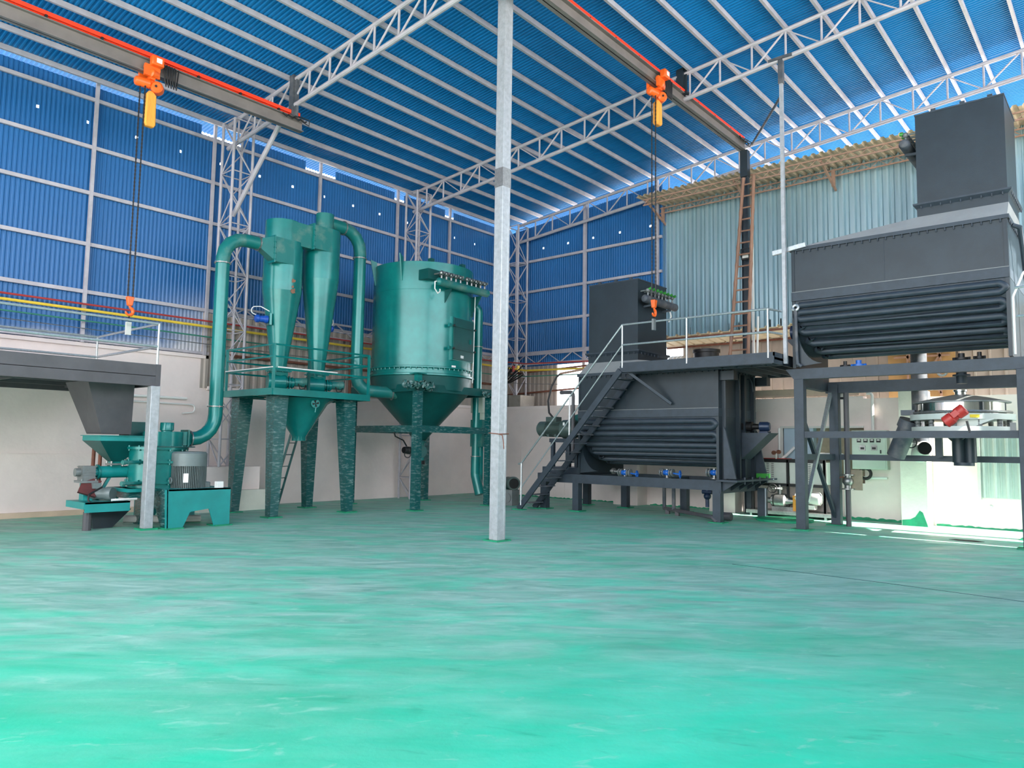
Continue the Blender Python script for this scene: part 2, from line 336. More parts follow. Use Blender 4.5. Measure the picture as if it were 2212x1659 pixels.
# ---- back wall
WY = 18.56
wb = S('wall_back')
MB().box(-17.4, -6.9, WY, WY+.3, 0, 2.9).box(-6.9, -5.0, WY, WY+.3, 0, .85).box(-6.9, -5.0, WY, WY+.3, 2.15, 2.9).box(-5.0, 3.2, WY, WY+.3, 0, 2.84)\
    .box(-17.4, -14.2, WY+.3, 19.95, 2.5, 2.9).box(-17.3, -10.8, WY-.03, WY, 2.80, 2.90).build('plaster_wall', 'plaster', wb)
MB().box(-6.95, -4.95, WY+.3, WY+.36, .8, 2.2).build('brick_recess', 'recess', wb)
MB().box(-6.97, -6.9, WY-.02, WY+.1, .85, 2.2).box(-6.9, -5.0, WY-.02, WY+.1, 2.15, 2.2).build('recess_frame', 'offwhite', wb)
MB().box(-11.58, -10.8, 18.02, WY, 0, 2.9).build('pillar', 'plaster', wb)
MB().box(-8.65, -7.95, 18.02, WY, 0, 2.9).build('pillar', 'plaster', wb)
MB().box(-4.12, -3.6, 18.0, WY, 0, 2.95).build('pillar', 'plaster_rough', wb)
MB().box(-15.5, -13.7, WY-.025, WY, 2.2, 2.24).box(-15.5, -15.46, WY-.025, WY, .1, 2.2).box(-15.46, -13.7, WY-.012, WY, .1, 2.2).build('blocked_doorway', 'plaster', wb)
sheet(-17.4, -10.9, 0.09, 0.015, (4.35, 8.1, 8.42, 8.48, 9.0, 9.9), lambda u, w, h: (u, 19.7-h, min(w, zr(u)-.28) if w > 9.5 else w),
      skip=lambda u, j: j == 2 and any(abs(u-x) < .03 for x in (-11.35, -12.44, -13.47, -14.5, -15.55))).build('blue_cladding', 'blue', wb)
for z in (8.03, 6.96, 5.88, 4.81): MB().box(-17.4, -10.9, 19.58, 19.66, z-.04, z+.04).build('girt', 'white_steel', wb)
for x in (-13.72, -11.05): MB().box(x-.05, x+.05, 19.55, 19.64, 2.9, zr(x)-.2).build('stud', 'white_steel', wb)
mb = MB()
for z in (4.72, 4.4): mb.bar((-17.3, 19.45, z), (-10.9, 19.45, z), .05)
for i in range(11): x = -16.6+i*.5; mb.bar((x, 19.45, 4.72 if i % 2 else 4.4), (x+.5, 19.45, 4.4 if i % 2 else 4.72), .025)
mb.build('lattice_girder', 'white_steel', wb)
sheet(-17.2, -14.9, 0.19, 0.03, (2.85, 4.42), lambda u, w, h: (u, 19.75-h, w)).build('beige_cladding', 'beige', wb)
sheet(-10.4, 3.2, 0.30, 0.05, (2.8, 5.2), lambda u, w, h: (u, 20.0-h, w), prof=((0, 0), (.8, 0), (.84, 1), (.96, 1))).build('beige_cladding', 'beige', wb)
for z, y in ((4.2, 19.5), (3.5, 19.6)): MB().cyl((-17.0, y, z-.1), (-10.9, y, z+.12), .03, n=8).build('rusty_pipe', 'rust', wb)
MB().cyl((-5.0, 19.85, 3.28), (3.2, 19.85, 3.3), .03, n=8).build('rusty_pipe', 'rust', wb)
MB().box(-4.75, -3.3, 19.86, 19.9, 2.8, 4.9).build('tan_panel', 'tan', wb)
mb = MB()
for a, b in (((-4.3, 2.9), (-4.3, 4.8)), ((-3.6, 2.9), (-3.6, 4.8)), ((-4.3, 3.0), (-3.6, 3.9)), ((-3.6, 3.9), (-4.3, 4.8)), ((-3.6, 3.0), (-4.3, 3.9)), ((-4.3, 3.9), (-3.6, 4.8)), ((-4.6, 3.9), (-3.4, 3.9))):
    mb.bar((a[0], 19.8, a[1]), (b[0], 19.8, b[1]), .045)
mb.build('angle_iron_lattice', 'pinkiron', wb)
tp = ((0, 0), (.10, 0), (.18, 1), (.34, 1), (.42, 0), (.62, 0), (.68, .45), (.74, .45), (.80, 0))
sheet(-11.2, 3.2, 0.27, 0.11, (4.62, 9.15), lambda u, w, h: (u, 19.95-h, w), prof=tp).build('teal_cladding', 'teal', wb)
# sheet-metal lean-to eaves of the neighbouring hall
ev = S('trim_2'); ep = ((0, 0), (.25, 0), (.4, 1), (.75, 1), (.9, 0))
sheet(-11.12, 3.2, 0.20, 0.05, (18.45, 19.95), lambda u, w, h: (u, w, 8.97+.05*(w-18.45)+h), prof=ep).build('eave_sheet', 'cream', ev)
for y in (18.7, 19.7):
    mb = MB(); mb.bar((-11.0, y, 8.93), (3.2, y, 8.93), .035); mb.bar((-11.0, y, 8.77), (3.2, y, 8.77), .035)
    for i in range(70): x = -11+i*.2; mb.bar((x, y, 8.93 if i % 2 else 8.77), (x+.2, y, 8.77 if i % 2 else 8.93), .016)
    mb.build('lattice_purlin', 'pinkiron', ev)
for x in (-10.9, -8.2, -5.9, -3.9, -1.2):
    MB().bar((x, 19.7, 8.5), (x, 19.7, 8.95), .08).bar((x, 19.9, 8.45), (x, 18.7, 8.88), .05).build('bracket', 'pinkiron', ev)
cn = S('trim_3')
sheet(-10.8, 3.2, 0.32, 0.05, (18.62, 19.9), lambda u, w, h: (u, w, 4.76-.11*(w-18.62)+h), prof=((0, 0), (.7, 0), (.8, 1), (.92, 1))).build('canopy_sheet', 'cream', cn)
for y in (18.75, 19.75): MB().bar((-10.8, y, 4.72-.11*(y-18.62)), (3.2, y, 4.72-.11*(y-18.62)), .05).build('canopy_rail', 'rust', cn)
mb = MB(); mb.bar((-9.0, WY+.1, 3.05), (-5.1, WY+.1, 3.05), .09, .16).bar((-9.0, WY+.06, 2.95), (-5.1, WY+.06, 2.95), .03)
for i in range(18): mb.bar((-8.9+i*.22, WY+.03, 2.92), (-8.9+i*.22, WY+.03, 2.84), .02)
mb.build('trim_4', 'cream', kind='structure')
# corner column footing
MB().box(-16.75, -16.2, 18.75, 19.5, 2.9, 3.32).build('trim_5', 'block_grey', kind='structure')
MB().box(-16.2, -15.7, 18.75, 19.5, 2.9, 3.30).build('trim_6', 'block', kind='structure')
# footing of the left column
MB().box(-17.4, -16.35, 8.35, 9.72, .48, 1.02).build('trim_7', 'plaster', kind='structure')
MB().box(-17.4, -16.15, 8.15, 9.95, 0, .48).build('trim_8', 'plaster_rough', kind='structure')
rq = random.Random(5)
def smear(pts, parent): MB().prism(pts, (0, -.006, 0)).build('paint_smear', 'base_green', parent)
def ragged(x0, x1, y, h): 
    n = int((x1-x0)/.06); return [(x0, y, 0)]+[(x0+(x1-x0)*i/n, y, h*(.5+.8*rq.random())) for i in range(n+1)]+[(x1, y, 0)]
for a, b, y, h in ((-17.2, -11.6, WY, .035), (-10.7, -8.7, WY, .04), (-7.9, -4.15, WY, .06), (-3.55, 2.8, WY, .045)): smear(ragged(a, b, y, h), wb)
smear([(-4.11, 18.0, 0), (-4.11, 18.0, .12), (-3.95, 18.0, .14), (-3.85, 18.0, .2), (-3.76, 18.0, .34), (-3.7, 18.0, .30), (-3.62, 18.0, .05), (-3.61, 18.0, 0)], wb)
# ---- right wall, out of view; openings sized to let in sun and side light
wr = S('wall_right')
sheet(-5, 13.3, .3, .05, (0, 4.5), lambda u, w, h: (3.2-h, u, w)).build('beige_cladding', 'beige', wr)
sheet(13.3, 15.5, .3, .05, (0, 4.5), lambda u, w, h: (3.2-h, u, w)).build('beige_cladding', 'beige', wr)
sheet(15.5, 16.45, .3, .05, (0, 7.1), lambda u, w, h: (3.2-h, u, w)).build('beige_cladding', 'beige', wr)
sheet(16.45, 19.7, .3, .05, (9.0, 9.5), lambda u, w, h: (3.2-h, u, w)).build('beige_cladding', 'beige', wr)
MB().box(3.1, 3.22, 16.35, 16.45, 0, 11).build('stud', 'white_steel', wr)
# ---- roof
cl = S('ceiling')
sheet(-5, 15.44, 0.09, 0.017, (6.2, 13.5), lambda u, w, h: (w, u, zr(w)+.07+h)).build('roof_sheet', 'roof', cl)  # overhang bay out of view, added to block sun above the right wall
sheet(-5, 19.9, 0.09, 0.017, (-17.95, 6.2), lambda u, w, h: (w, u, zr(w)+.07+h)).build('roof_sheet', 'roof', cl)
sheet(19.80, 20.9, 0.09, 0.017, (-17.95, -12.6), lambda u, w, h: (w, u, zr(w)+.07+h)).build('roof_sheet', 'roof', cl)
sheet(19.80, 27, 0.09, 0.017, (-12.6, 6.2), lambda u, w, h: (w, u, zr(w)+.07+h)).build('roof_sheet', 'roof', cl)
PX = [-7.6+.735*k for k in range(-13, 18)]
for x in PX: MB().bar((x, -5, zr(x)+.01), (x, 27 if x > -10.9 else 19.8, zr(x)+.01), .055, .11).build('purlin', 'white_steel', cl)
def lattice_truss(y, xa, xb, dz, label, diag=0):
    t = root('roof_truss', label, 'roof truss', ((xa+xb)/2, y, zr(xa)-.65))
    zt = lambda x: zr(x)-.08+dz; zb = lambda x: zr(x)-.68+dz
    MB().cyl((xa, y, zt(xa)), (xb, y, zt(xb)), .048, n=10).build('top_chord', 'white_steel', t)
    MB().cyl((xa, y, zb(xa)), (xb, y, zb(xb)), .052, n=10).build('bottom_chord', 'white_steel', t)
    xs = [x for x in PX if xa-.01 <= x <= xb+.01]
    for i, x in enumerate(xs):
        MB().cyl((x, y, zb(x)), (x, y, zt(x)), .024, n=8).build('web_post', 'white_steel', t)
        if i+1 < len(xs):
            x2 = xs[i+1]
            if diag == 0 or i % 2 == 0: MB().cyl((x, y, zb(x)), (x2, y, zt(x2)), .022, n=8).build('web_diagonal', 'white_steel', t)
            else: MB().cyl((x, y, zt(x)), (x2, y, zb(x2)), .015, n=8).build('web_diagonal', 'white_steel', t)
    return t
lattice_truss(8.8, -16.9, 6.0, 0, 'nearest roof truss, rising from the lattice column left of the green cyclones')
lattice_truss(15.0, -17.0, 6.0, 0.02, 'middle roof truss crossing the whole hall, carrying the middle of the right crane beam', 1)
lattice_truss(19.42, -16.4, 6.0, -.13, 'farthest roof truss, in front of the gable top and the cream eave', 1)
def lattice_column(cx, cy, w, d, z0, z1, label, step=.62):
    t = root('truss_column', label, 'lattice column', (cx, cy, z0))
    cs = [(cx-w/2, cy-d/2), (cx+w/2, cy-d/2), (cx+w/2, cy+d/2), (cx-w/2, cy+d/2)]
    for x, y in cs: MB().cyl((x, y, z0), (x, y, z1), .035, n=8).build('chord', 'white_steel', t)
    for k in range(4):
        a, b = cs[k], cs[(k+1) % 4]; mb = MB(); n = int((z1-z0)/step)
        for i in range(n):
            za, zb2 = z0+i*(z1-z0)/n, z0+(i+1)*(z1-z0)/n
            p, q = (a, b) if (i+k) % 2 else (b, a)
            mb.cyl((p[0], p[1], za), (q[0], q[1], zb2), .016, n=6)
            if i % 2 == 0: mb.cyl((a[0], a[1], zb2), (b[0], b[1], zb2), .016, n=6)
        mb.build('lacing', 'white_steel', t)
    return t
lattice_column(-16.6, 8.9, .54, .5, 1.02, 9.4, 'tall pale lattice column behind the green riser duct on a white plastered footing')
lattice_column(-16.78, 15.0, .5, .55, 0, 9.35, 'pale lattice column rising behind the green bag filter')
lattice_column(-16.3, 19.2, .5, .5, 3.31, 9.2, 'pale lattice column in the far corner, standing on a concrete block beside the bundled cables')
# ================================================================== posts, crane beams
t = root('steel_post', 'tall galvanised box post with a welded joint standing alone mid-floor', 'post', (-8.41, 9.48, 0))
MB().cbox((-8.41, 9.48, 5.09), .2, .2, 10.16, rz=-.05).build('post', 'galvpost', t, bevel=.012)
MB().cbox((-8.41, 9.48, 5.09), .222, .03, 10.16, rz=YAW-.2).build('weld_seam', 'galv', t)
MB().cbox((-8.41, 9.48, .012), .34, .34, .024, rz=-.05).build('base_plate', 'base_green', t, label='green painted base plate')
MB().cbox((-8.41, 9.48, 6.3), .205, .205, .34, rz=-.05).build('weld_joint', 'steel', t, label='darker unpainted weld joint')
MB().tube([(-8.52, 9.36, 1.82), (-8.30, 9.37, 1.80), (-8.29, 9.6, 1.81), (-8.52, 9.6, 1.82), (-8.53, 9.36, 1.82)], .008, 6).tube([(-8.30, 9.36, 1.80), (-8.24, 9.38, 1.78), (-8.21, 9.38, 1.66), (-8.20, 9.38, 1.55)], .008, 6).build('tied_wire', 'rust', t, label='reddish wire tied round the post')
t = root('steel_post', 'slender galvanised post under the middle truss at the mezzanine corner', 'post', (-5.5, 15.0, 3.36))
MB().box(-5.535, -5.465, 14.965, 15.035, 3.36, 9.86).build('post', 'galvpost', t)
MB().box(-5.75, -5.25, 14.93, 15.07, 9.82, 9.88).box(-5.55, -5.45, 14.95, 15.05, 9.3, 9.84).build('head_plate', 'grey_dusty', t)
def ibeam(name, x, y0, y1, z0, h, w, label, cover):
    t = root(name, label, 'crane beam', (x, y0, z0))
    MB().box(x-.01, x+.01, y0, y1, z0, z0+h).box(x-w/2, x+w/2, y0, y1, z0, z0+.018).box(x-w/2, x+w/2, y0, y1, z0+h-.018, z0+h).build('girder', 'ibeam', t)
    mb = MB()
    for k, dx in enumerate(cover): mb.bar((x+dx, y0, z0+h+.07+.012*k), (x+dx, y1-.1, z0+h+.07+.012*k), .06, .075)
    mb.build('conductor_rail', 'red', t, label='red conductor rail')
    mb = MB(); n = int((y1-y0)/.9)
    for i in range(n): mb.box(x-.02, x+cover[-1]+.04, y0+.3+i*.9, y0+.34+i*.9, z0+h, z0+h+.05)
    mb.build('rail_clip', 'black', t)
    mb = MB(); p = []
    for i in range(13): p.append((x+w/2+.02, y1-.55+.05*i, z0+h-.03-.02*(i % 3)))
    MB().tube(p, .018, 6).tube([(x+.05, y1-.2, z0+h+.05), (x+.15, y1+.1, z0+h), (x+.1, y1+.12, z0+h-.1), (x, y1+.02, z0+h-.02)], .012, 6).build('cable_end', 'black', t)
    return t
B1 = (-14.1, 8.55, .27); B2 = (-7.75, 9.47, .27)
t = ibeam('crane_beam', B1[0], -4.5, 9.05, B1[1], B1[2], .16, 'left crane beam with red rail, ending short above the cyclones', (.0, .05))
MB().box(-14.13, -13.99, 8.72, 8.88, 8.82, 9.75).box(-14.2, -13.92, 8.77, 8.83, 8.8, 9.7).build('hanger', 'grey_dusty', t)
MB().cyl((-14.55, 8.8, 8.84), (-16.5, 8.8, 7.05), .055, n=10).build('knee_brace', 'white_steel', t, label='pale tubular brace down to the lattice column')
t = ibeam('crane_beam', B2[0], -4.5, 18.4, B2[1], B2[2], .18, 'right crane beam with red rail running to a tall post in front of the teal wall', (.02,))
MB().box(-7.88, -7.72, 14.9, 15.05, 9.74, 10.5).box(-7.93, -7.66, 14.96, 15.0, 9.74, 10.5).box(-7.93, -7.6, 14.85, 15.1, 9.72, 9.76).build('hanger', 'grey', t)
t = root('crane_post', 'tall grey H post carrying the right crane beam, beside the bamboo ladder', 'post', (-7.7, 18.3, 0))
MB().box(-7.79, -7.775, 18.23, 18.37, 0, 9.46).box(-7.625, -7.61, 18.23, 18.37, 0, 9.46).box(-7.78, -7.62, 18.29, 18.31, 0, 9.46).build('post', 'grey_beam', t)
MB().box(-7.80, -7.60, 18.21, 18.39, 8.75, 9.46).build('head_splice', 'grey', t)
MB().cyl((-7.5, 18.3, 9.6), (-5.5, 15.05, 8.2+.9), .03, n=8).build('tie_bar', 'grey_dusty', t)
# bamboo ladder
t = root('bamboo_ladder', 'long bamboo ladder leaning on the tall grey crane post', 'ladder', (-7.6, 17.6, 3.45))
a0, a1 = OY(1577, 768, 17.75), OY(1606, 385, 18.08); b0, b1 = OY(1616, 765, 17.75), OY(1628, 380, 18.08)
for p, q in ((a0, a1), (b0, b1)):
    pts = [p.lerp(q, i/40) for i in range(41)]; MB().tube(pts, [.043 if i % 4 else .053 for i in range(41)], 8).build('stile', 'bamboo', t)
for i in range(15):
    k = (i+.4)/15; MB().cyl(a0.lerp(a1, k), b0.lerp(b1, k), .022, n=8).build('rung', 'bamboo', t)
def floodlight(c, label, s=1.0, rz=0):
    t = root('floodlight', label, 'floodlight', c); x, y, z = c
    MB().box(x-.13*s, x+.13*s, y-.03*s, y+.03*s, z-.11*s, z+.11*s).build('housing', 'black', t, bevel=.01)
    MB().box(x-.09*s, x+.09*s, y-.036*s, y-.03*s, z-.06*s, z+.06*s).build('glass', 'offwhite', t)
    MB().box(x-.15*s, x-.13*s, y-.01, y+.01, z-.02, z+.22*s).box(x+.13*s, x+.15*s, y-.01, y+.01, z-.02, z+.22*s).box(x-.15*s, x+.15*s, y-.01, y+.01, z+.2*s, z+.22*s).build('bracket', 'black', t)
p = OY(1611, 553, 18.05); floodlight((p.x, p.y, p.z), 'small black floodlight fixed beside the bamboo ladder', .9)
p = OY(1817, 852, 17.0); floodlight((p.x, p.y, p.z), 'small black floodlight hanging under the raised dryer stand', 1.0)
MB().box(-7.52, -7.47, 18.2, 18.25, 3.45, 6.9).build('cable_conduit', 'white', cat='conduit', label='white plastic conduit running up right of the crane post')
# expansion joint and old patch outline in the floor
mb = MB(); pts = [OZ(*p) for p in ((1582, 1219), (1700, 1233), (1900, 1258), (2212, 1300), (2300, 1312))]
for i in range(4):
    a, b = pts[i], pts[i+1]; mb.bar(V(a.x, a.y, .001), V(b.x, b.y, .001), .018, .004)
mb.build('trim_9', 'green_dark', kind='structure')
# ================================================================== pipes along the walls
def run(name, pts, r, m, label, cat='pipe', R=.25):
    return MB().tube(path(pts, R), r, 8).build(name, m, label=label, cat=cat)
run('red_pipe', [(-17.17, -4.5, 4.47), (-17.17, 18.88, 4.55), (-15.6, 18.88, 4.35), (-11.2, 18.88, 4.22)], .022, 'redpipe', 'thin red pipe, topmost of the wall pipes')
run('yellow_pipe', [(-17.16, -4.5, 4.38), (-17.16, 18.86, 4.38), (-15.6, 18.86, 4.12), (-11.2, 18.86, 4.0)], .032, 'yellow', 'yellow pipe running below the red one along both walls')
run('green_pipe', [(-17.17, -4.5, 4.2), (-17.17, 10.9, 4.12), (-17.17, 18.86, 4.08), (-15.6, 18.86, 3.92), (-11.2, 18.86, 3.84)], .018, 'greenpipe', 'thin green pipe just below the yellow one')
run('grey_pipe', [(-17.17, -4.5, 4.08), (-17.17, 10.0, 3.94), (-17.17, 18.87, 3.82), (-15.6, 18.87, 3.68), (-14.2, 18.87, 3.6)], .010, 'steel', 'thinnest grey pipe, lowest of the four wall pipes')
run('conduit', [(-17.36, 6.2, 2.62), (-17.33, 8.3, 2.62)], .03, 'white', 'white conduit along the left wall below the platform level', 'conduit')
t = root('conduit_bend', 'pair of white hooked conduits on the left wall behind the green riser duct', 'conduit', (-17.33, 8, 2.3))
MB().tube(path([(-17.33, 6.2, 2.50), (-17.33, 8.5, 2.48), (-17.33, 8.5, 2.30), (-17.33, 8.2, 2.26)], .08), .018, 8).build('pipe', 'white', t)
t = root('cable_bundle', 'tangle of black hoses with red and yellow valves hung on the corner lattice column', 'hoses', (-16.1, 18.8, 3.4))
rnd = random.Random(3)
for i in range(9):
    a = V(-16.35+rnd.random()*.5, 18.85, 4.35-rnd.random()*.3); b = V(-16.5+rnd.random()*.4, 18.75, 3.35+rnd.random()*.3); c = V(-15.85+rnd.random()*.3, 18.75, 3.9+rnd.random()*.4)
    pts = []
    for k in range(13):
        u = k/12; pts.append(a*(1-u)**2 + V(-16.7+rnd.random()*.05, 18.6, 3.4)*(2*u*(1-u)) + (b if i % 2 else c)*u*u)
    MB().tube(pts, .02, 6).build('hose', 'black', t)
for x, c in ((-16.1, 'redpaint'), (-15.9, 'yellow')): MB().cyl((x, 18.85, 4.1), (x, 18.85, 4.3), .05, n=10).build('valve', c, t)
# ================================================================== LEFT: platform, feed chute, mill
def bolts(mb, pts, r=.016, ax=(0, 0, 1), h=.02):
    for p in pts: p = V(*p); mb.cyl(p, p+V(*ax)*h, r, n=6)
    return mb
def ring_pts(c, ax, R, n):
    d, a, b = MB().frame(ax, (0, 1, 0) if abs(Vector(ax).normalized().z) > .9 else (0, 0, 1)); c = V(*c)
    return [c+(a*math.cos(2*PI*i/n)+b*math.sin(2*PI*i/n))*R for i in range(n)]
def flange(mb, c, ax, r, w=.035, t=.025, n=24):
    d = V(*ax).normalized(); c = V(*c); return mb.lathe([(r+w, -t/2), (r+w, t/2)], c, d, n)
def rail(parent, pts, zs, zt, post_at, r=.021, m='galv', sq=False):
    """handrail: pts = list of (x, y); zs = heights of rails"""
    for z in zs:
        mb = MB(); mb.tube([V(x, y, z) for x, y in pts], r, 8); mb.build('rail', m, parent)
    for x, y in post_at: MB().cyl((x, y, zt), (x, y, zs[0]), r*.95, n=8).build('rail_post', m, parent)
t = root('platform', 'grey steel platform over the feed chute at the left edge, with galvanised handrail', 'platform', (-15, 2, 0))
MB().box(-17.2, -13.78, -4, 6.05, 2.86, 2.92).build('deck', 'grey_dusty', t)
mb = MB().box(-13.84, -13.77, -4, 6.05, 2.78, 3.0).box(-13.86, -13.77, -4, 6.05, 2.6, 2.79).box(-17.2, -13.765, 5.99, 6.08, 2.61, 3.005).box(-17.22, -17.15, -4, 6.05, 2.62, 2.9)
for y in (-2, 0, 1.4, 2.6, 3.7, 4.1, 5.6): mb.box(-17.2, -13.8, y, y+.06, 2.68, 2.86)
mb.box(-15.0, -14.94, -4, 6, 2.66, 2.86).box(-16.2, -16.14, -4, 6, 2.66, 2.86)
mb.build('edge_beams', 'brown_grey', t)
MB().box(-13.88, -13.70, 5.90, 6.06, 0, 2.6).build('post', 'galvpost', t, bevel=.008, label='bare galvanised post')
MB().cbox((-13.79, 5.98, .015), .3, .3, .03).build('base_plate', 'base_green', t)
for y in (-3.5, 1.0): MB().box(-13.88, -13.74, y, y+.14, 0, 2.6).build('post', 'galvpost', t)
rail(t, [(-13.8, -4), (-13.8, 6.02), (-16.7, 6.02), (-16.7, -4)], (3.765, 3.34), 2.9, [(-13.8, 6.02), (-13.8, 2.4), (-16.7, 6.02)])
# feed chute
t = root('feed_chute', 'tapering dark grey feed chute hanging under the platform into the green funnel', 'chute', (-15, 4.9, 1.9))
def f(px, py, x): p = OX(px, py, x); return (p.x, p.y, p.z)
b = [f(219, 937, -14.45), f(283, 937, -14.45)]; tp_ = [f(190, 828, -14.3), f(291, 832, -14.3)]
zb, zt = b[0][2], 2.66
fr = [(-14.45, b[0][1], zb), (-14.45, b[1][1], zb), (-15.15, b[1][1], zb), (-15.15, b[0][1], zb)]
to = [(-14.3, tp_[0][1], zt), (-14.3, tp_[1][1], zt), (-15.25, tp_[1][1]+.05, zt), (-15.25, tp_[0][1]-.05, zt)]
MB().hexa([fr[3], fr[0], fr[1], fr[2], to[3], to[0], to[1], to[2]]).build('hopper', 'brown_grey', t)
# ---------------- mill assembly
yF = b[0][1]; t = root('grinding_mill', 'turquoise and green upright grinding mill with big grey ribbed motor on a footed base', 'mill', (-14.2, 6.6, 0))
zt_ = .72
# footed base under motor
def P(y, z): return (-13.5, y, z)
y0, y1 = 6.22, 7.42
MB().prism([P(y0-.06, zt_), P(y0-.02, 0), P(y0+.28, 0), P(y0+.42, .30), P(y1-.42, .34), P(y1-.3, 0), P(y1, 0), P(y1, zt_)], (-.03, 0, 0)).build('front_foot_plate', 'turquoise', t)
MB().prism([(-14.9, y0, zt_-.02), (-14.9, y0, 0), (-14.9, y0+.3, 0), (-14.9, y0+.5, .3), (-14.9, y1-.5, .3), (-14.9, y1-.3, 0), (-14.9, y1, 0), (-14.9, y1, zt_-.02)], (-.03, 0, 0)).build('rear_foot_plate', 'turquoise', t)
MB().prism([(-13.5, y0-.03, zt_), (-13.5, y0, 0), (-13.75, y0, 0), (-14.0, y0, .35), (-14.6, y0, .35), (-14.7, y0, 0), (-14.9, y0, 0), (-14.9, y0, zt_)], (0, .02, 0)).build('side_plate', 'wrap', t)
MB().box(-14.9, -13.52, y1-.03, y1-.005, .34, zt_-.02).build('side_plate', 'turquoise', t)
MB().box(-13.8, -13.46, y0-.04, y0+.3, 0, .025).box(-13.8, -13.46, y1-.3, y1+.05, 0, .025).build('foot_pad', 'base_green', t)
MB().box(-14.95, -13.5, y0, y1, zt_-.03, zt_).box(-14.95, -14.05, y0-.5, y0, zt_-.06, zt_).build('base_top', 'turquoise', t)
mc = OX(338, 1020, -14.45); mx, my = -14.45, mc.y
R = .50
def zat(py): return OX(338, py, -14.0).z
zz = [zt_, 1.02, 1.42, 1.76]
zz = [zt_, OX(338, 1040, mx).z, OX(338, 997, mx).z, OX(338, 968, mx).z]
MB().lathe([(R, zz[0]), (R, zz[1]), (R, zz[2]), (R, zz[3])], (mx, my, 0), n=48).build('mill_housing', 'green', t)
for z in (zz[1], zz[2], zz[3]):
    mb = flange(MB(), (mx, my, z), (0, 0, 1), R, .05, .045, 48); bolts(mb, [(p.x, p.y, z-.05) for p in ring_pts((mx, my, z), (0, 0, 1), R+.028, 12)], .018, h=.1)
    mb.build('housing_flange', 'green', t)
for z in (zz[1], zz[2]):
    a = V(mx+R*.72, my-R*.72, z); MB().cyl(a, a+V(.12, -.42, 0), .03, n=10).cyl(a+V(.12, -.42, 0), a+V(.13, -.47, 0), .045, n=10).build('clamp_arm', 'green_dusty', t)
MB().box(mx-.1, mx+.36, my-R-.08, my-R+.16, zt_+.06, zz[1]-.04).build('discharge_port', 'darkred', t, label='dark red brown opening low on the mill')
c2 = OX(352, 950, mx); r2 = .36; zc = OX(352, 933, mx).z
MB().lathe([(r2, zz[3]), (r2, zc)], (mx, c2.y, 0), n=40).build('classifier', 'green', t)
flange(MB(), (mx, my+.08, zz[3]+.03), (0, 0, 1), R+.06, .03, .02, 40).build('lid', 'green_dark', t)
MB().lathe([(.10, zc), (.10, zc+.02), (.125, zc+.03), (.125, zc+.17), (.12, zc+.18)], (mx+.1, c2.y+.02, 0), n=24).build('top_cap', 'green', t)
q = OX(305, 912, -14.9)
MB().box(-15.2, -14.75, q.y-.28, q.y+.22, zc-.1, q.z).build('drive_cover', 'green_dark', t)
MB().cyl((-14.8, q.y+.02, zz[3]+.02), (-14.8, q.y+.02, zc), .05, n=12).build('shaft_housing', 'black', t)
# rectangular outlet and transition
oy = OX(397, 950, -14.6).y; oz = OX(397, 948, -14.6).z
MB().box(-14.72, -14.45, c2.y+.2, oy, oz-.13, oz+.14).build('outlet_box', 'green', t)
MB().box(-14.75, -14.42, oy, oy+.03, oz-.17, oz+.18).build('outlet_flange', 'green_dusty', t)
# big vertical motor
mo = OX(404, 1030, -14.0); cx, cyy = -14.0, mo.y
zb_, zt2, zm = OX(404, 1083, cx).z, OX(404, 975, cx).z, OX(404, 1006, cx).z; rm = .345
MB().lathe([(rm, zm), (rm, zt2-.04), (rm-.03, zt2-.005), (rm-.12, zt2)], (cx, cyy, 0), n=40).build('fan_cowl', 'motor', t)
mm = MB().lathe([(rm-.05, zb_+.12), (rm-.05, zm)], (cx, cyy, 0), n=40).build('motor_body', 'motor', t)
mb = MB()
for i in range(64):
    a = 2*PI*i/64; mb.cbox((cx+math.cos(a)*(rm-.03), cyy+math.sin(a)*(rm-.03), (zb_+.16+zm)/2), .06, .008, zm-zb_-.16, rz=a)
mb.build('cooling_fins', 'motor', mm)
mb = MB().lathe([(rm+.06, zb_), (rm+.06, zb_+.03), (rm-.03, zb_+.05), (rm-.03, zb_+.13)], (cx, cyy, 0), n=40)
for i in range(12): a = 2*PI*i/12; mb.cbox((cx+math.cos(a)*(rm+.005), cyy+math.sin(a)*(rm+.005), zb_+.08), .08, .02, .09, rz=a)
mb.build('motor_flange', 'motor', t)
nd = V(-cx, -cyy, 0).normalized(); tn = V(-nd.y, nd.x, 0)   # towards the camera / sideways (photo left is -tn)
c = V(cx, cyy, 0)+nd*rm*.98 + V(0, 0, (zb_+zm)/2+.12)
MB().cbox(c+tn*(-.02), .02, .09, .17, rz=math.atan2(nd.y, nd.x)).build('rating_plate', 'label', mm, label='cream rating plate')
MB().torus(c+tn*(-.28)*-1*-1+V(0, 0, -.05)-nd*.06, (0, 1, 0), .05, .016, 16, 8).build('lifting_eye', 'motor', mm)
q = OX(437, 1054, -13.85); MB().box(-14.02, -13.78, q.y-.15, q.y+.13, q.z-.12, q.z+.12).build('terminal_box', 'motor', mm, bevel=.02)
MB().tube(path([(-13.8, q.y+.1, q.z-.02), (-13.76, q.y+.36, q.z+.0), (-13.7, q.y+.36, q.z-.22), (-13.7, q.y-.2, q.z-.27)], .08), .028, 8).build('power_cable', 'black', t)
p = OX(472, 1070, -13.6); MB().box(-13.66, -13.54, p.y-.06, p.y+.06, zt_, zt_+.12).build('limit_box', 'white', t)
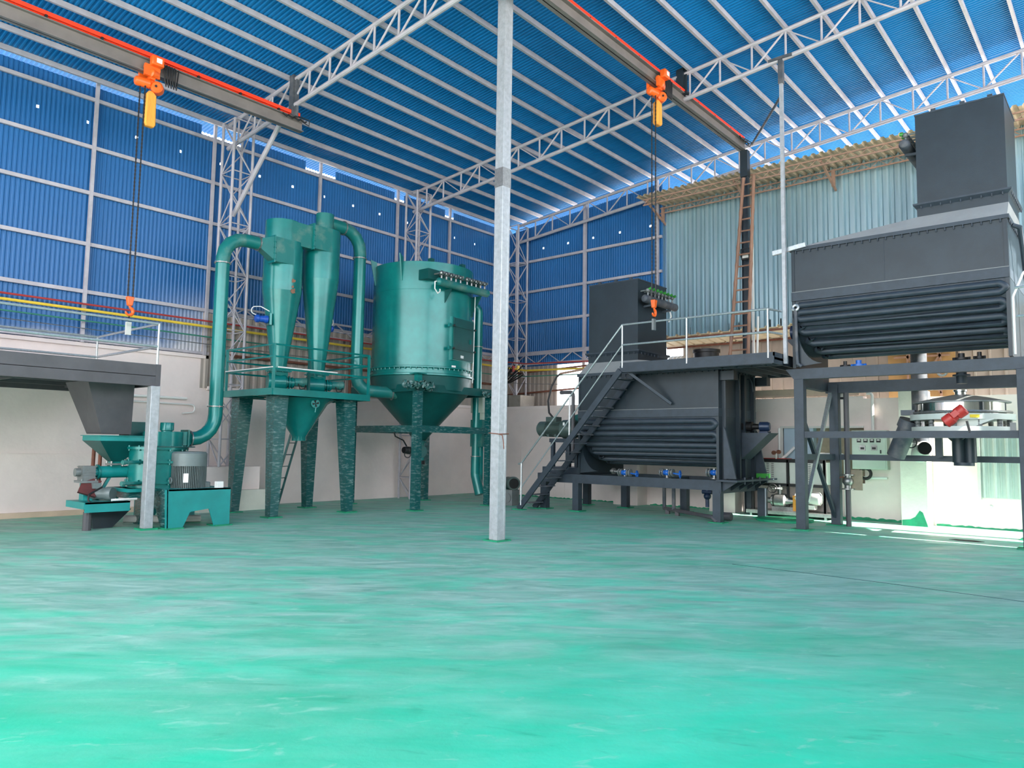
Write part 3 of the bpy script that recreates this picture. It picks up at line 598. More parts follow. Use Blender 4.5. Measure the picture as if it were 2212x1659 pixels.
# feed funnel, screw feeder
fx0, fx1 = -15.25, -14.4; fy0, fy1 = OX(217, 945, fx1).y, OX(326, 945, fx1).y; fz = OX(217, 940, fx1).z; fz2 = OX(217, 952, fx1).z; oz1 = OX(248, 997, fx1-.3).z
cyf = OX(248, 997, -14.75).y
MB().hexa([(fx0, fy0, fz2), (fx1, fy0, fz2), (fx1, fy1, fz2), (fx0, fy1, fz2), (fx0, fy0, fz), (fx1, fy0, fz), (fx1, fy1, fz), (fx0, fy1, fz)]).box(fx0-.03, fx1+.03, fy0-.03, fy1+.03, fz-.012, fz).build('funnel_rim', 'turquoise', t)
MB().hexa([(-14.84, cyf-.09, oz1), (-14.66, cyf-.09, oz1), (-14.66, cyf+.09, oz1), (-14.84, cyf+.09, oz1), (fx0, fy0, fz2), (fx1, fy0, fz2), (fx1, fy1, fz2), (fx0, fy1, fz2)]).build('feed_funnel', 'green_dark', t)
sz = OX(248, 1019, -14.75).z
MB().box(-14.83, -14.67, cyf-.085, cyf+.085, sz, oz1).build('funnel_neck', 'green', t)
mb = MB().box(-14.88, -14.62, cyf-.12, cyf+.12, sz+.13, sz+.16); bolts(mb, [(x, cyf+dy, sz+.11) for x in (-14.86, -14.64) for dy in (-.1, .1)], .018, h=.09); mb.build('neck_flange', 'steel', t)
ya, yb_ = OX(204, 1020, -14.75).y, OX(284, 1020, -14.75).y
MB().cyl((-14.75, cyf-.3, sz), (-14.75, yb_, sz), .11, n=20).cyl((-14.75, cyf-.42, sz), (-14.75, cyf-.28, sz), .085, n=20).build('screw_tube', 'turquoise', t)
flange(MB(), (-14.75, yb_, sz), (0, 1, 0), .11, .06, .04).build('screw_flange', 'green', t)
flange(MB(), (-14.75, cyf-.3, sz), (0, 1, 0), .11, .03, .03).build('screw_flange', 'green', t)
MB().cyl((-14.75, cyf-.62, sz), (-14.75, cyf-.42, sz), .045, n=14).cyl((-14.75, cyf-.52, sz), (-14.75, cyf-.44, sz), .065, n=14).build('coupling', 'steel', t)
gy = OX(187, 1024, -14.75).y
mb = MB().cbox((-14.75, gy, sz-.02), .24, .22, .27)
for k in range(5): mb.cbox((-14.75, gy, sz-.1+k*.05), .26, .24, .012)
mb.cyl((-14.75, gy-.2, sz), (-14.75, gy-.1, sz), .075, n=16).cbox((-14.75, gy, sz-.17), .32, .3, .04)
bolts(mb, [(-14.62, gy-.12, sz-.15), (-14.62, gy+.12, sz-.15)], .018, h=.03)
mb.build('gearbox', 'cast', t)
gz = OX(187, 1085, -14.6).z
MB().box(-14.85, -14.65, gy-.07, gy+.09, gz, sz-.19).build('gearbox_post', 'turquoise', t)
# long side beam
bz1, bz0 = OX(280, 1082, -14.1).z, OX(280, 1103, -14.1).z
be = OX(281, 1090, -14.1).y; bs = OX(184, 1088, -14.1).y
MB().box(-14.95, -14.1, bs, be, bz1-.03, bz1).box(-14.12, -14.1, bs, be, bz0, bz1).box(-14.95, -14.1, bs-.02, bs, bz0+.06, bz1).build('feeder_tray', 'turquoise', t)
MB().box(-14.95, -14.15, be, my-.4, zt_-.18, zt_).build('linking_frame', 'wrap', t)
MB().hexa([(-14.85, bs+.3, 0), (-14.5, bs+.3, 0), (-14.5, bs+.62, 0), (-14.85, bs+.62, 0), (-14.85, bs+.25, bz0), (-14.5, bs+.25, bz0), (-14.5, bs+.95, bz0), (-14.85, bs+.95, bz0)]).build('feeder_pedestal', 'grey', t)
MB().cyl((-14.3, bs+.12, 0), (-14.3, bs+.12, bz0), .07, n=10).build('feeder_leg', 'brown_grey', t)
q = OX(230, 1066, -14.45)
MB().lathe([(.08, -.34), (.105, -.3), (.105, .0), (.12, .01), (.125, .1), (.11, .13)], (q.x, q.y, q.z), (.75, .5, 0), 24).build('feeder_motor', 'motor', t)
MB().cbox((q.x-.12, q.y-.14, q.z+.14), .12, .14, .1).build('motor_box', 'motor', t)
a, b_ = OX(196, 1035, -14.7), OX(212, 1078, -14.6)
MB().bar(V(-14.66, gy+.08, sz-.12), V(-14.56, q.y-.3, q.z-.02), .06, .3, up=(0, 1, .3)).build('belt_guard', 'darkred', t, label='dark red belt guard')
MB().tube(path([(-14.4, q.y-.1, q.z+.12), (-14.3, q.y-.35, q.z+.0), (-14.25, q.y-.38, q.z-.14), (-14.2, q.y+.1, q.z-.14)], .06), .018, 8).build('feeder_cable', 'black', t)
MB().cyl((-14.16, q.y-.02, bz1+.025), (-14.16, q.y+.42, bz1+.03), .022, n=8).build('plastic_conduit', 'white', t)
for y in (cyf-.25, cyf+.1): MB().bar((-14.85, y, bz1), (-14.8, y+.2, sz-.08), .12, .05).build('feeder_strut', 'turquoise', t)
for y, x in ((gy+.3, -15.3), (gy+.4, -15.25)): MB().cyl((x, y, 0), (x, y, fz2), .035, n=8).build('standpipe', 'rust', t)
run('floor_pipe', [(-14.95, bs+1.0, .1), (-14.75, 6.4, .09), (-14.4, 7.3, .07)], .07, 'offwhite', 'pale fat pipe lying on the floor under the mill base', 'pipe')
# ================================================================== RISER DUCT
xr = -14.65
ru, rl = OX(483, 560, xr), OX(464, 890, xr)
yr = (ru.y+rl.y)/2
hz_ = OX(545, 523, xr).z
t = root('riser_duct', 'tall green round duct rising from the mill and elbowing over to the front cyclone', 'duct', (xr, yr, 1.9))
rr = .143
def segtube(name, pts, m='green', r=rr): return MB().tube(pts, r, 20).build(name, m, t, ang=25)
tr1 = oy+.12
zelb = oz
p_low = arc((xr, oy+.12, zelb), (xr, yr, zelb), (xr, yr, 3), .5, 5)
segtube('lower_elbow', [V(xr, oy+.12, zelb)]+p_low+[V(xr, yr, 2.35)])
MB().hexa([(xr-.13, oy+.03, oz-.14), (xr+.17, oy+.03, oz-.14), (xr+.10, oy+.14, oz-.1), (xr-.10, oy+.14, oz-.1), (xr-.13, oy+.03, oz+.14), (xr+.17, oy+.03, oz+.14), (xr+.10, oy+.14, oz+.1), (xr-.10, oy+.14, oz+.1)]).build('square_to_round', 'green', t)
segtube('riser', [V(xr, yr, 2.33), V(xr, yr, hz_-.58)])
py_in = OX(557, 528, xr).y
p_up = arc((xr, yr, 3), (xr, yr, hz_), (xr, py_in, hz_), .5, 4)
MB().tube([V(xr, yr, hz_-.6)]+p_up+[V(xr, py_in, hz_)], rr, 20).build('upper_elbow', 'green_dusty', t, ang=25)
for c, ax in (((xr, oy+.14, zelb), (0, 1, 0)), ((xr, yr, 2.33), (0, 0, 1)), ((xr, yr, hz_-.6), (0, 0, 1)), ((xr, py_in, hz_), (0, 1, 0))):
    mb = flange(MB(), c, ax, rr, .028, .02); bolts(mb, [p-V(*ax)*.02 for p in ring_pts(c, ax, rr+.012, 8)], .012, ax, .04); mb.build('duct_flange', 'steel', t)
# ================================================================== CYCLONES
def valve(parent, c, out=.0):
    x, y, z = c; d = V(.76, -.1, 0).normalized(); d = V(.35, .93, 0).normalized()
    vb = MB().lathe([(.2, -.24), (.205, -.22), (.205, .12), (.2, .14)], (x, y, z), d, 28).build('rotary_valve', 'green', parent)
    mb = MB().cbox((x, y, z+.2), .3, .3, .12).cbox((x, y, z+.25), .42, .42, .03).cbox((x, y, z-.2), .38, .38, .03)
    bolts(mb, [(x+a, y+b, z+.22) for a in (-.17, .17) for b in (-.17, 0, .17)], .016, h=.07); mb.build('valve_neck', 'green', vb)
    mb = MB()
    for k in range(3): mb.lathe([(.17-.02*k, 0), (.17-.02*k, .03)], V(x, y, z)+d*(.15+.07*k), d, 24)
    mb.lathe([(.11, 0), (.11, .2)], V(x, y, z)+d*.15, d, 20); mb.build('gear_reducer', 'green', vb)
    mb = MB().lathe([(.09, 0), (.1, .02), (.1, .16), (.11, .17), (.11, .27), (.09, .3)], V(x, y, z+.02)+d*.36, d, 24); mb.build('valve_motor', 'green_dusty', vb)
    MB().tube([V(x, y, z)+d*.4+V(.1, 0, -.02), V(x+.25, y+.42, z-.15), V(x+.3, y+.5, z-.13), V(x+.28, y+.6, z+.1), V(x+.3, y+.6, z+.3)], .012, 6).build('valve_cable', 'black', vb)
def cyclone(cx, cy, ztop, zcone, zbot, label, inlet):
    t = root('cyclone', label, 'cyclone', (cx, cy, 2.75), 'green cyclones')
    Rb, rb = .44, .17
    hb = .59
    MB().lathe([(Rb, zcone), (Rb, ztop-hb), (Rb, ztop-hb+.001), (Rb, ztop)], (cx, cy, 0), n=48).build('barrel', 'green', t)
    MB().lathe([(rb, zbot), (rb, zbot+.02), (Rb*.99, zcone)], (cx, cy, 0), n=48).build('cone', 'green', t)
    mb = flange(MB(), (cx, cy, zbot), (0, 0, 1), rb, .05, .03); mb.lathe([(rb, zbot-.08), (rb, zbot)], (cx, cy, 0), n=24); mb.build('bottom_flange', 'green_dusty', t)
    valve(t, (cx, cy, 2.98))
    x1 = cx+Rb; x0 = x1-.24
    MB().box(x0, x1, inlet, cy, ztop-hb+.02, ztop-.01).build('inlet_duct', 'green_dusty', t)
    mb = MB().box(x0-.03, x1+.012, inlet-.015, inlet+.015, ztop-hb-.01, ztop+.02)
    bolts(mb, [(x1+.005, inlet-.03, ztop-hb+.06+k*.13) for k in range(4)], .012, (0, 1, 0), .06); mb.build('inlet_flange', 'green', t)
    return t, x0, x1
Lc = (-15.0, 9.28); Rc = (-15.0, 10.31)
tL, x0, x1 = cyclone(*Lc, 6.21, 5.05, 3.30, 'front green cyclone, the left one with chipped rusty patches', OX(594, 540, -14.56).y)
for (px, py, s) in ((634, 607, .05), (633, 629, .07), (632, 620, .035)):
    d = ray(px, py); u = V(d.x, d.y, 0); k = 1
    best = None
    for i in range(400):
        q = CAM + d*(15+i*.01/1.0) if False else CAM + d*((14.5+i*.01)/V(d.x, d.y, 0).length)
        if (V(q.x-Lc[0], q.y-Lc[1], 0)).length < .442: best = q; break
    if best:
        n_ = V(best.x-Lc[0], best.y-Lc[1], 0).normalized(); rn = random.Random(int(py)); tt = V(-n_.y, n_.x, 0); pl = []
        for i in range(12):
            a = 2*PI*i/12; r_ = s*(.6+.6*rn.random()); w = tt*(math.cos(a)*r_); pl.append(V(Lc[0], Lc[1], best.z+math.sin(a)*r_)+(n_+w/.44).normalized()*.443)
        MB().prism(pl, n_*.004).build('chipped_patch', 'rubble', tL, label='bare rusty patch where the paint has chipped')
MB().hexa([(xr-.1, py_in, hz_-.1), (xr+.1, py_in, hz_-.1), (x1, OX(594, 540, -14.56).y-.015, 5.66), (x0, OX(594, 540, -14.56).y-.015, 5.66),
           (xr-.1, py_in, hz_+.1), (xr+.1, py_in, hz_+.1), (x1, OX(594, 540, -14.56).y-.015, 6.19), (x0, OX(594, 540, -14.56).y-.015, 6.19)]).build('inlet_transition', 'green', tL)
yf = OX(679, 510, -14.56).y
ztR = 6.72
MB().lathe([(.39, 6.10), (.39, 6.69)], (-15.0, 9.24, 0), n=44).build('outlet_scroll', 'green', tL)
MB().box(x0, x1-.05, 9.24, yf, 6.13, 6.67).build('crossover_duct', 'green_dusty', tL)
def vib(cx, cy, z, ax, par):
    ax = V(*ax).normalized(); c = V(cx, cy, z)
    MB().cbox(c, .05, .24, .26, rz=math.atan2(ax.y, ax.x)).build('vibrator_plate', 'green', par)
    MB().lathe([(.05, .02), (.09, .04), (.09, .1), (.075, .12), (.075, .22), (.09, .24), (.09, .3), (.05, .33)], c, ax, 18).build('vibrator', 'bluemotor', par, label='blue vibrator motor')
    MB().tube(path([c+ax*.25+V(0, 0, .07), c+ax*.42+V(0, 0, .12), c+ax*.38+V(0, 0, .26), c+ax*.2+V(0, 0, .28), c+V(.02, 0, .18)], .08), .012, 6).build('vibrator_cable', 'white', par)
vib(-14.93, 8.95, 4.37, (-.3, -1, 0), tL)
tR, x0, x1 = cyclone(*Rc, ztR, 5.5, 3.25, 'rear green cyclone, the right one with the stub outlet on top', yf)
vib(-15.2, 10.62, 4.45, (-.45, 1, 0), tR)
MB().lathe([(.215, ztR-.1), (.215, 7.17)], (-15.0, 10.38, 0), n=32).build('outlet_stub', 'green_dusty', tR)
# duct from the rear cyclone down to the filter
ydp = 11.47; zo = 6.97
t = root('down_duct', 'green round duct arching down from the rear cyclone into the filter cone', 'duct', (-15, ydp, 2.9))
ye = OX(742, 490, -15).y
MB().tube([V(-15, 10.5, zo), V(-15, ye, zo)], .16, 20).build('top_stub', 'green_dusty', t)
MB().tube([V(-15, ye, zo)]+arc((-15, ye, zo), (-15, ydp, zo), (-15, ydp, 4), .55, 4)+[V(-15, ydp, 6.35)], .158, 20).build('upper_elbow', 'green_dusty', t, ang=25)
MB().tube([V(-15, ydp, 6.35), V(-15, ydp, 3.55)], .152, 20).build('drop_pipe', 'green', t)
pe = V(-14.45, 12.62, 2.9)
MB().tube([V(-15, ydp, 3.56)]+arc((-15, ydp, 3.5), (-14.97, ydp, 2.95), pe, .35, 3)+[pe], .152, 20).build('lower_elbow', 'green_dusty', t, ang=25)
for c, ax in (((-15, ye, zo), (0, 1, 0)), ((-15, ydp, 6.3), (0, 0, 1)), ((-15, ydp, 3.56), (0, 0, 1)), ((-14.6, 12.3, 2.905), (.45, 1, 0))):
    mb = flange(MB(), c, ax, .152, .03, .02); bolts(mb, [p-V(*ax).normalized()*.02 for p in ring_pts(c, ax, .165, 8)], .012, ax, .04); mb.build('duct_flange', 'steel', t)
# ================================================================== CYCLONE TOWER
t = root('cyclone_tower', 'green steel tower with guardrail carrying the two cyclones on film-wrapped tapered legs', 'tower', (-15.1, 9.8, 0))
X0, X1, Y0, Y1, ZD = -16.0, -13.99, 8.53, 11.1, 2.75
MB().box(X0, X1, Y0, Y1, ZD-.035, ZD-.01).build('deck', 'green_dark', t)
mb = MB()
for a, b in (((X0, Y0), (X1, Y0)), ((X1, Y0), (X1, Y1)), ((X1, Y1), (X0, Y1)), ((X0, Y1), (X0, Y0))): mb.bar((a[0], a[1], ZD-.07), (b[0], b[1], ZD-.07), .06, .13)
mb.box(X0-.03, X1+.03, Y0-.03, Y1+.03, ZD-.005, ZD+.012)
for x in (-15.4, -14.6): mb.bar((x, Y0, ZD-.09), (x, Y1, ZD-.09), .07, .1)
mb.build('edge_beams', 'green', t)
def leg(px, py, sx, sy, wt, wb):
    # angle leg, wide at the top and tapering to the foot; outer corner at (px, py)
    for ax in (0, 1):
        mb = MB(); top, bot = ZD-.13, .03
        dx, dy = (-sx, 0) if ax == 0 else (0, -sy); nx, ny = (0, -sy*.012) if ax == 0 else (-sx*.012, 0)
        mb.prism([(px, py, bot), (px+dx*wb, py+dy*wb, bot), (px+dx*wt, py+dy*wt, top), (px, py, top)], (nx, ny, 0))
        mb.build('leg_plate', 'wrap', lg) if ax else mb.build('leg_plate', 'wrap', lg)
for i, (px, py, sx, sy) in enumerate(((-14.2, 8.72, 1, -1), (-14.2, 10.88, 1, 1), (-16.0, 10.88, -1, 1), (-16.0, 8.72, -1, -1))):
    # box leg: square tapered section
    s0, s1 = .19, .34
    q = [(px-sx*s0 if a else px, py-sy*s0 if b else py) for a, b in ((0, 0), (1, 0), (1, 1), (0, 1))]; q2 = [(px-sx*s1 if a else px, py-sy*s1 if b else py) for a, b in ((0, 0), (1, 0), (1, 1), (0, 1))]
    MB().hexa([(x, y, .02) for x, y in q]+[(x, y, ZD-.13) for x, y in q2]).build('leg', 'wrap', t)
    MB().cbox((px-sx*.09, py-sy*.09, .012), .34, .34, .024).build('foot_plate', 'base_green', t)
rails = [(X1-.02, Y0+.02), (X1-.02, Y1-.02), (X0+.02, Y1-.02), (X0+.02, Y0+.02), (X1-.02, Y0+.02)]
for z in (3.70, 3.44, 3.18): MB().tube([V(x, y, z) for x, y in rails], .021, 6).build('rail', 'green', t)
for x, y in rails[:4]+[(X0+.02, 9.9)]: MB().box(x-.025, x+.025, y-.025, y+.025, ZD, 3.71).build('rail_post', 'green', t)
MB().box(-14.6, -14.55, 9.78, 9.83, ZD, 3.55).build('stub_post', 'green_dark', t)
MB().tube([V(X0+.05, Y0-.02, 3.205), V(X1, Y0-.02, 3.205)], .013, 6).build('conduit', 'white', t); MB().tube([V(X1+.02, Y0+.1, 3.21), V(X1+.02, Y0+1.62, 3.21)], .016, 6).build('conduit', 'white', t)
# ladder of the tower
la, lb = OX(662, 925, -15.9), OX(624, 1090, -16.3)
a1_, b1_ = V(-16.0, 10.75, 2.6), V(-16.45, 10.3, .02)
for dx in (0, 1):
    o = V(.32*dx, -.42*dx, 0); MB().bar(a1_+o, b1_+o, .04, .05).build('ladder_stile', 'green_dark', t)
for i in range(9):
    k = (i+.5)/9; p = a1_.lerp(b1_, k); MB().cyl(p, p+V(.32, -.42, 0), .012, n=6).build('ladder_rung', 'green_dark', t)
# product cone below the deck
cx, cy = -14.85, 9.78
zb1 = OX(632, 952, cx).z; zb2 = OX(632, 936, cx).z
t2 = root('collecting_cone', 'dark green collecting cone hanging under the cyclone deck with a round sight port', 'hopper', (cx, cy, zb1))
MB().lathe([(.16, zb1), (.16, zb1+.1), (.62, zb1+.85), (.80, ZD-.14)], (cx, cy, 0), n=48).build('cone', 'green', t2)
MB().lathe([(.16, zb1), (.16, zb2), (.19, zb2+.04)], (cx, cy, 0), n=32).build('spout', 'green_dusty', t2)
q = OX(680, 872, -14.2); d = V(.5, -.1, .12)
MB().cyl((q.x-.35, q.y+.1, q.z-.02), (q.x+.05, q.y-.02, q.z), .085, n=20).build('sight_port', 'green', t2)
mb = MB().lathe([(.1, 0), (.1, .015)], (q.x+.05, q.y-.02, q.z), (1, -.3, 0), 24); mb.build('port_cover', 'green', t2)
mb = MB()
for k in range(4):
    a = PI/2*k+.2; e = V(q.x+.075, q.y-.028, q.z); u = V(.29, .957, 0); mb.prism([e, e+(u*math.cos(a-.35)+V(0, 0, 1)*math.sin(a-.35))*.075, e+(u*math.cos(a+.35)+V(0, 0, 1)*math.sin(a+.35))*.075], (.004, 0, 0))
mb.build('port_slots', 'void', t2)
MB().cyl((q.x+.08, q.y-.02, q.z-.08), (q.x+.08, q.y-.04, q.z-.2), .012, n=6).build('port_handle', 'green', t2)
# ================================================================== BAG FILTER
TC = (-14.75, 13.45); R = 1.34
t = root('bag_filter', 'big round green bag filter with access door and pulse header, standing on wrapped legs', 'dust collector', (*TC, 1.2))
zt, zr_ = 6.27, 3.56
MB().lathe([(R, zr_), (R, 5.55), (R+.004, 5.555), (R+.004, zt), (R-.02, zt+.01), (.1, zt+.03)], (*TC, 0), n=96).build('shell', 'green', t)
mb = MB().lathe([(R, 3.34), (R+.08, 3.36), (R+.08, 3.40), (R+.01, 3.42), (R+.01, 3.53), (R+.08, 3.55), (R+.08, 3.58), (R, 3.6)], (*TC, 0), n=96, cap=False)
for i in range(60):
    a = 2*PI*i/60; mb.cyl((TC[0]+math.cos(a)*(R+.05), TC[1]+math.sin(a)*(R+.05), 3.50), (TC[0]+math.cos(a)*(R+.05), TC[1]+math.sin(a)*(R+.05), 3.55), .016, n=6)
mb.build('body_flange', 'green', t)
zc0 = OX(905, 955, TC[0]).z
MB().lathe([(.15, zc0), (.15, zc0+.05), (R*.98, 3.0), (R+.02, 3.36)], (*TC, 0), n=80).build('cone', 'green_dark', t)
nd = V(-TC[0], -TC[1], 0).normalized(); tn = V(-nd.y, nd.x, 0); C0 = V(TC[0], TC[1], 0)
def rad(px, py, R_=R):   # first hit of the photo ray with the shell
    d = ray(px, py); d2 = V(d.x, d.y, 0); o = V(-TC[0], -TC[1], 0); A = d2.dot(d2); B = 2*o.dot(d2); C = o.dot(o)-R_*R_
    s = (-B-math.sqrt(max(0, B*B-4*A*C)))/(2*A); return CAM+d*s
for px, py in ((868, 575), (812, 590)):
    q = rad(px, py); n_ = V(q.x-TC[0], q.y-TC[1], 0).normalized()
    a = V(q.x, q.y, zt)
    MB().prism([a-n_*.02+V(0, 0, -.5), a+n_*.02+V(0, 0, -.5), a+n_*.16+V(0, 0, .18), a-n_*.02+V(0, 0, .12)], V(-n_.y, n_.x, 0)*.03).build('lifting_lug', 'green', t)
MB().bar((TC[0]-.9, TC[1]-.8, zt+.05), (TC[0]+.8, TC[1]+.6, zt+.05), .08).build('roof_rib', 'green', t)
for a in (.2, 1.2, 2.4, -.6): MB().cbox((TC[0]+math.cos(a)*(R-.1), TC[1]+math.sin(a)*(R-.1), zt+.06), .12, .12, .08).build('lid_clamp', 'green_dark', t)
# pulse box, header tank and valves
h0, h1 = rad(947, 617, R+.42), rad(1052, 640, R+.42)
hd = (h1-h0); hd.z = 0; hd.normalize(); zc = (h0.z+h1.z)/2
zc = OY(1000, 622, (h0.y+h1.y)/2).z
A0 = V(h0.x, h0.y, zc); A1 = V(h1.x, h1.y, zc); out = V(hd.y, -hd.x, 0); out = out if out.dot(nd) > 0 else -out
b0, b1 = A0-out*.25-hd*.12, A1-out*.25
MB().hexa([b0-out*.35+V(0, 0, .10), b0+V(0, 0, .10), b1+V(0, 0, .10), b1-out*.35+V(0, 0, .10), b0-out*.35+V(0, 0, .36), b0+V(0, 0, .36), b1+V(0, 0, .36), b1-out*.35+V(0, 0, .36)]).build('valve_box', 'green_dark', t)
MB().lathe([(.02, -.06), (.07, -.04), (.10, 0), (.10, (A1-A0).length), (.07, (A1-A0).length+.04), (.02, (A1-A0).length+.06)], A0, hd, 28).build('header_tank', 'green_dusty', t)
L = (A1-A0).length
for i in range(10):
    k = (i+.6)/10.6 + (.04 if i > 4 else 0); p = A0+hd*(L*k)
    mb = MB().cyl(p+V(0, 0, .08), p+V(0, 0, .17), .024, n=10).sphere(p+V(0, 0, .24), .06, 12, 8).cyl(p+V(0, 0, .24), p-out*.25+V(0, 0, .24), .024, n=10).cyl(p+V(0, 0, .24)+out*.02, p+V(0, 0, .24)+out*.1, .032, n=10)
    mb.build('pulse_valve', 'steel', t)
for k in (.24, .86):
    p = A0+hd*(L*k)-V(0, 0, .1); w = hd*.05
    MB().prism([p-out*.42+w, p-out*.42+V(0, 0, -.5)+w, p-out*.36+V(0, 0, -.5)+w, p+out*.0+V(0, 0, -.02)+w, p+w], -hd*.02).cbox(p-out*.34+V(0, 0, -.28), .16, .04, .5, rz=math.atan2(hd.y, hd.x)).build('header_bracket', 'green_dark', t)
p = A0+V(0, 0, 0); MB().tube([p-hd*.05, p-hd*.12+V(0, 0, -.02), p-hd*.12+V(0, 0, -.2), p-hd*.02+V(0, 0, -.3), p+hd*.06+V(0, 0, -.24), p+hd*.06+V(0, 0, -.18)], .015, 6).build('drain_hose', 'white', t)
q = rad(1027, 640, R+.12); MB().tube([V(q.x, q.y, zc-.1), V(q.x-.02, q.y, 4.6), V(q.x-.04, q.y, 3.5), V(q.x-.05, q.y, 3.25)], .016, 6).build('air_conduit', 'white', t)
# access door
dr = []
c0, c1 = rad(974, 690, R+.02), rad(1019, 690, R+.02)
zt_d, zb_d = rad(974, 686, R).z, rad(972, 775, R).z
dd = V(c1.x-c0.x, c1.y-c0.y, 0); dn = V(dd.y, -dd.x, 0).normalized(); dn = dn if dn.dot(nd) > 0 else -dn
d0, d1 = V(c0.x, c0.y, 0)+dn*.06, V(c1.x, c1.y, 0)+dn*.06
MB().hexa([d0-dn*.3+V(0, 0, zb_d-.03), d0+V(0, 0, zb_d-.03), d1+V(0, 0, zb_d-.03), d1-dn*.3+V(0, 0, zb_d-.03), d0-dn*.3+V(0, 0, zt_d+.03), d0+V(0, 0, zt_d+.03), d1+V(0, 0, zt_d+.03), d1-dn*.3+V(0, 0, zt_d+.03)]).build('door_frame', 'green', t)
du = dd.normalized()
dp = MB().hexa([d0+du*.03+V(0, 0, zb_d), d0+du*.03+dn*.03+V(0, 0, zb_d), d1-du*.03+dn*.03+V(0, 0, zb_d), d1-du*.03+V(0, 0, zb_d), d0+du*.03+V(0, 0, zt_d), d0+du*.03+dn*.03+V(0, 0, zt_d), d1-du*.03+dn*.03+V(0, 0, zt_d), d1-du*.03+V(0, 0, zt_d)]).build('access_door', 'green_dark', t)
for k in (.2, .75):
    z = zt_d+(zb_d-zt_d)*k
    MB().bar(d0-du*.06+dn*.05+V(0, 0, z), d1+du*.02+dn*.05+V(0, 0, z-.01), .02, .03).build('clamp_bar', 'green_dark', dp)
    for e in (d0-du*.02, d1-du*.02): MB().sphere(e+dn*.07+V(0, 0, z), .03, 10, 8).build('clamp_knob', 'black', dp)
    MB().cbox(d0-du*.12+dn*.0+V(0, 0, z), .1, .05, .09, rz=math.atan2(du.y, du.x)).build('hinge', 'green', dp)
e = d0.lerp(d1, .8)+dn*.04; MB().box(e.x-.02, e.x+.02, e.y-.02, e.y+.02, (zb_d+zt_d)/2-.08, (zb_d+zt_d)/2+.04).build('door_handle', 'green', dp)
e = d0.lerp(d1, .42)+dn*.035; MB().cbox(e+V(0, 0, zb_d+.08), .13, .006, .07, rz=math.atan2(du.y, du.x)).build('label_plate', 'label', dp)
q = rad(980, 793, R+.02); nn = V(q.x-TC[0], q.y-TC[1], 0).normalized(); MB().cbox((q.x, q.y, q.z), .006, .13, .08, rz=math.atan2(nn.y, nn.x)).build('label_plate', 'label', t)
# rotary valve
zv = OX(912, 975, TC[0]).z
vc = V(TC[0], TC[1], zv)
vb = MB().lathe([(.17, -.15), (.17, .15)], vc, (.72, -.4, 0), 28).build('rotary_valve', 'green_dark', t)
mb = flange(MB(), (TC[0], TC[1], zc0), (0, 0, 1), .15, .04, .04); mb.cyl((TC[0], TC[1], zv+.1), (TC[0], TC[1], zc0), .14, n=20).cyl((TC[0], TC[1], zv-.26), (TC[0], TC[1], zv-.1), .13, n=20)
mb.build('valve_neck', 'green_dusty', vb)
MB().cyl((TC[0], TC[1], zv-.34), (TC[0], TC[1], zv-.24), .15, n=20).build('outlet_sleeve', 'black', vb)
q = OX(872, 972, TC[0]); q = V(q.x, q.y, q.z)
MB().lathe([(.08, 0), (.09, .02), (.09, .12), (.1, .13), (.1, .3)], q, (vc-q)*1.0, 20).cyl(q, vc, .07, n=16).build('valve_motor', 'black', vb)
q2 = OX(850, 930, TC[0]); MB().tube([V(q2.x, q2.y, q2.z), V(q2.x+.02, q2.y+.05, q2.z-.15), q+V(0, -.02, .25), q+V(0, .1, .1)], .018, 6).build('valve_cable', 'black', vb)
MB().torus(q+V(0, .14, -.12), (1, -1, 0), .08, .014, 20, 6).build('cable_loop', 'black', vb)
# ---- stand
LG = [(-13.55, 12.25), (-13.5, 14.82), (-15.95, 14.75), (-16.2, 12.3)]
t = root('filter_stand', 'green square stand of film-wrapped posts under the big bag filter', 'stand', (-14.8, 13.5, 0))
zbt = OX(888, 826, -13.55).z; zbb = OX(888, 843, -13.55).z; zmt, zmb = OX(888, 918, -13.55).z, OX(888, 933, -13.55).z
for i, (x, y) in enumerate(LG):
    MB().box(x-.09, x+.09, y-.09, y+.09, .02, zbb).build('leg', 'wrap', t)
    MB().cbox((x, y, .012), .3, .3, .024).build('foot_plate', 'base_green', t)
for k in range(4):
    a, b = LG[k], LG[(k+1) % 4]
    MB().bar((*a, (zbt+zbb)/2), (*b, (zbt+zbb)/2), .12, zbt-zbb).build('top_beam', 'green_dark', t)
    if k != 1: MB().bar((*a, (zmt+zmb)/2), (*b, (zmt+zmb)/2), .1, zmt-zmb).build('tie_beam', 'wrap', t)
MB().box(-13.62, -13.48, 12.18, 12.32, zbt, 3.36).box(-13.7, -13.4, 12.1, 12.4, 3.34, 3.36).build('support_gusset', 'green', t)
def crumple(mb, amt, seed):
    r = random.Random(seed); mb.v = [(a+amt*(r.random()-.5), b+amt*(r.random()-.5), c+amt*1.3*(r.random()-.5)) for a, b, c in mb.v]; return mb
# film scraps at the corners
rn = random.Random(11)
for (x, y, z, n, s) in ((-13.46, 12.2, zbt-.02, 10, .1), (-13.42, 14.75, zbt-.1, 6, .09)):
    mb = MB()
    for i in range(n):
        k = (i-n/2)*.085; zz_ = z-.02-.05*rn.random()
        mb.sphere((x+.03+(.0 if i < n/2 else .04), y+k*1.1, zz_), s*(.7+.5*rn.random()), 8, 6, (.35, 1, .8))
    crumple(mb, .07, n).build('plastic_film_wad', 'film', t)
mb = MB()
for i in range(5): mb.sphere((-13.4, 14.78+rn.random()*.08, zbt-.3-.13*i), .07+.03*rn.random(), 8, 6, (.5, 1, 1.2))
crumple(mb, .06, 5).build('plastic_film_wad', 'film', t)
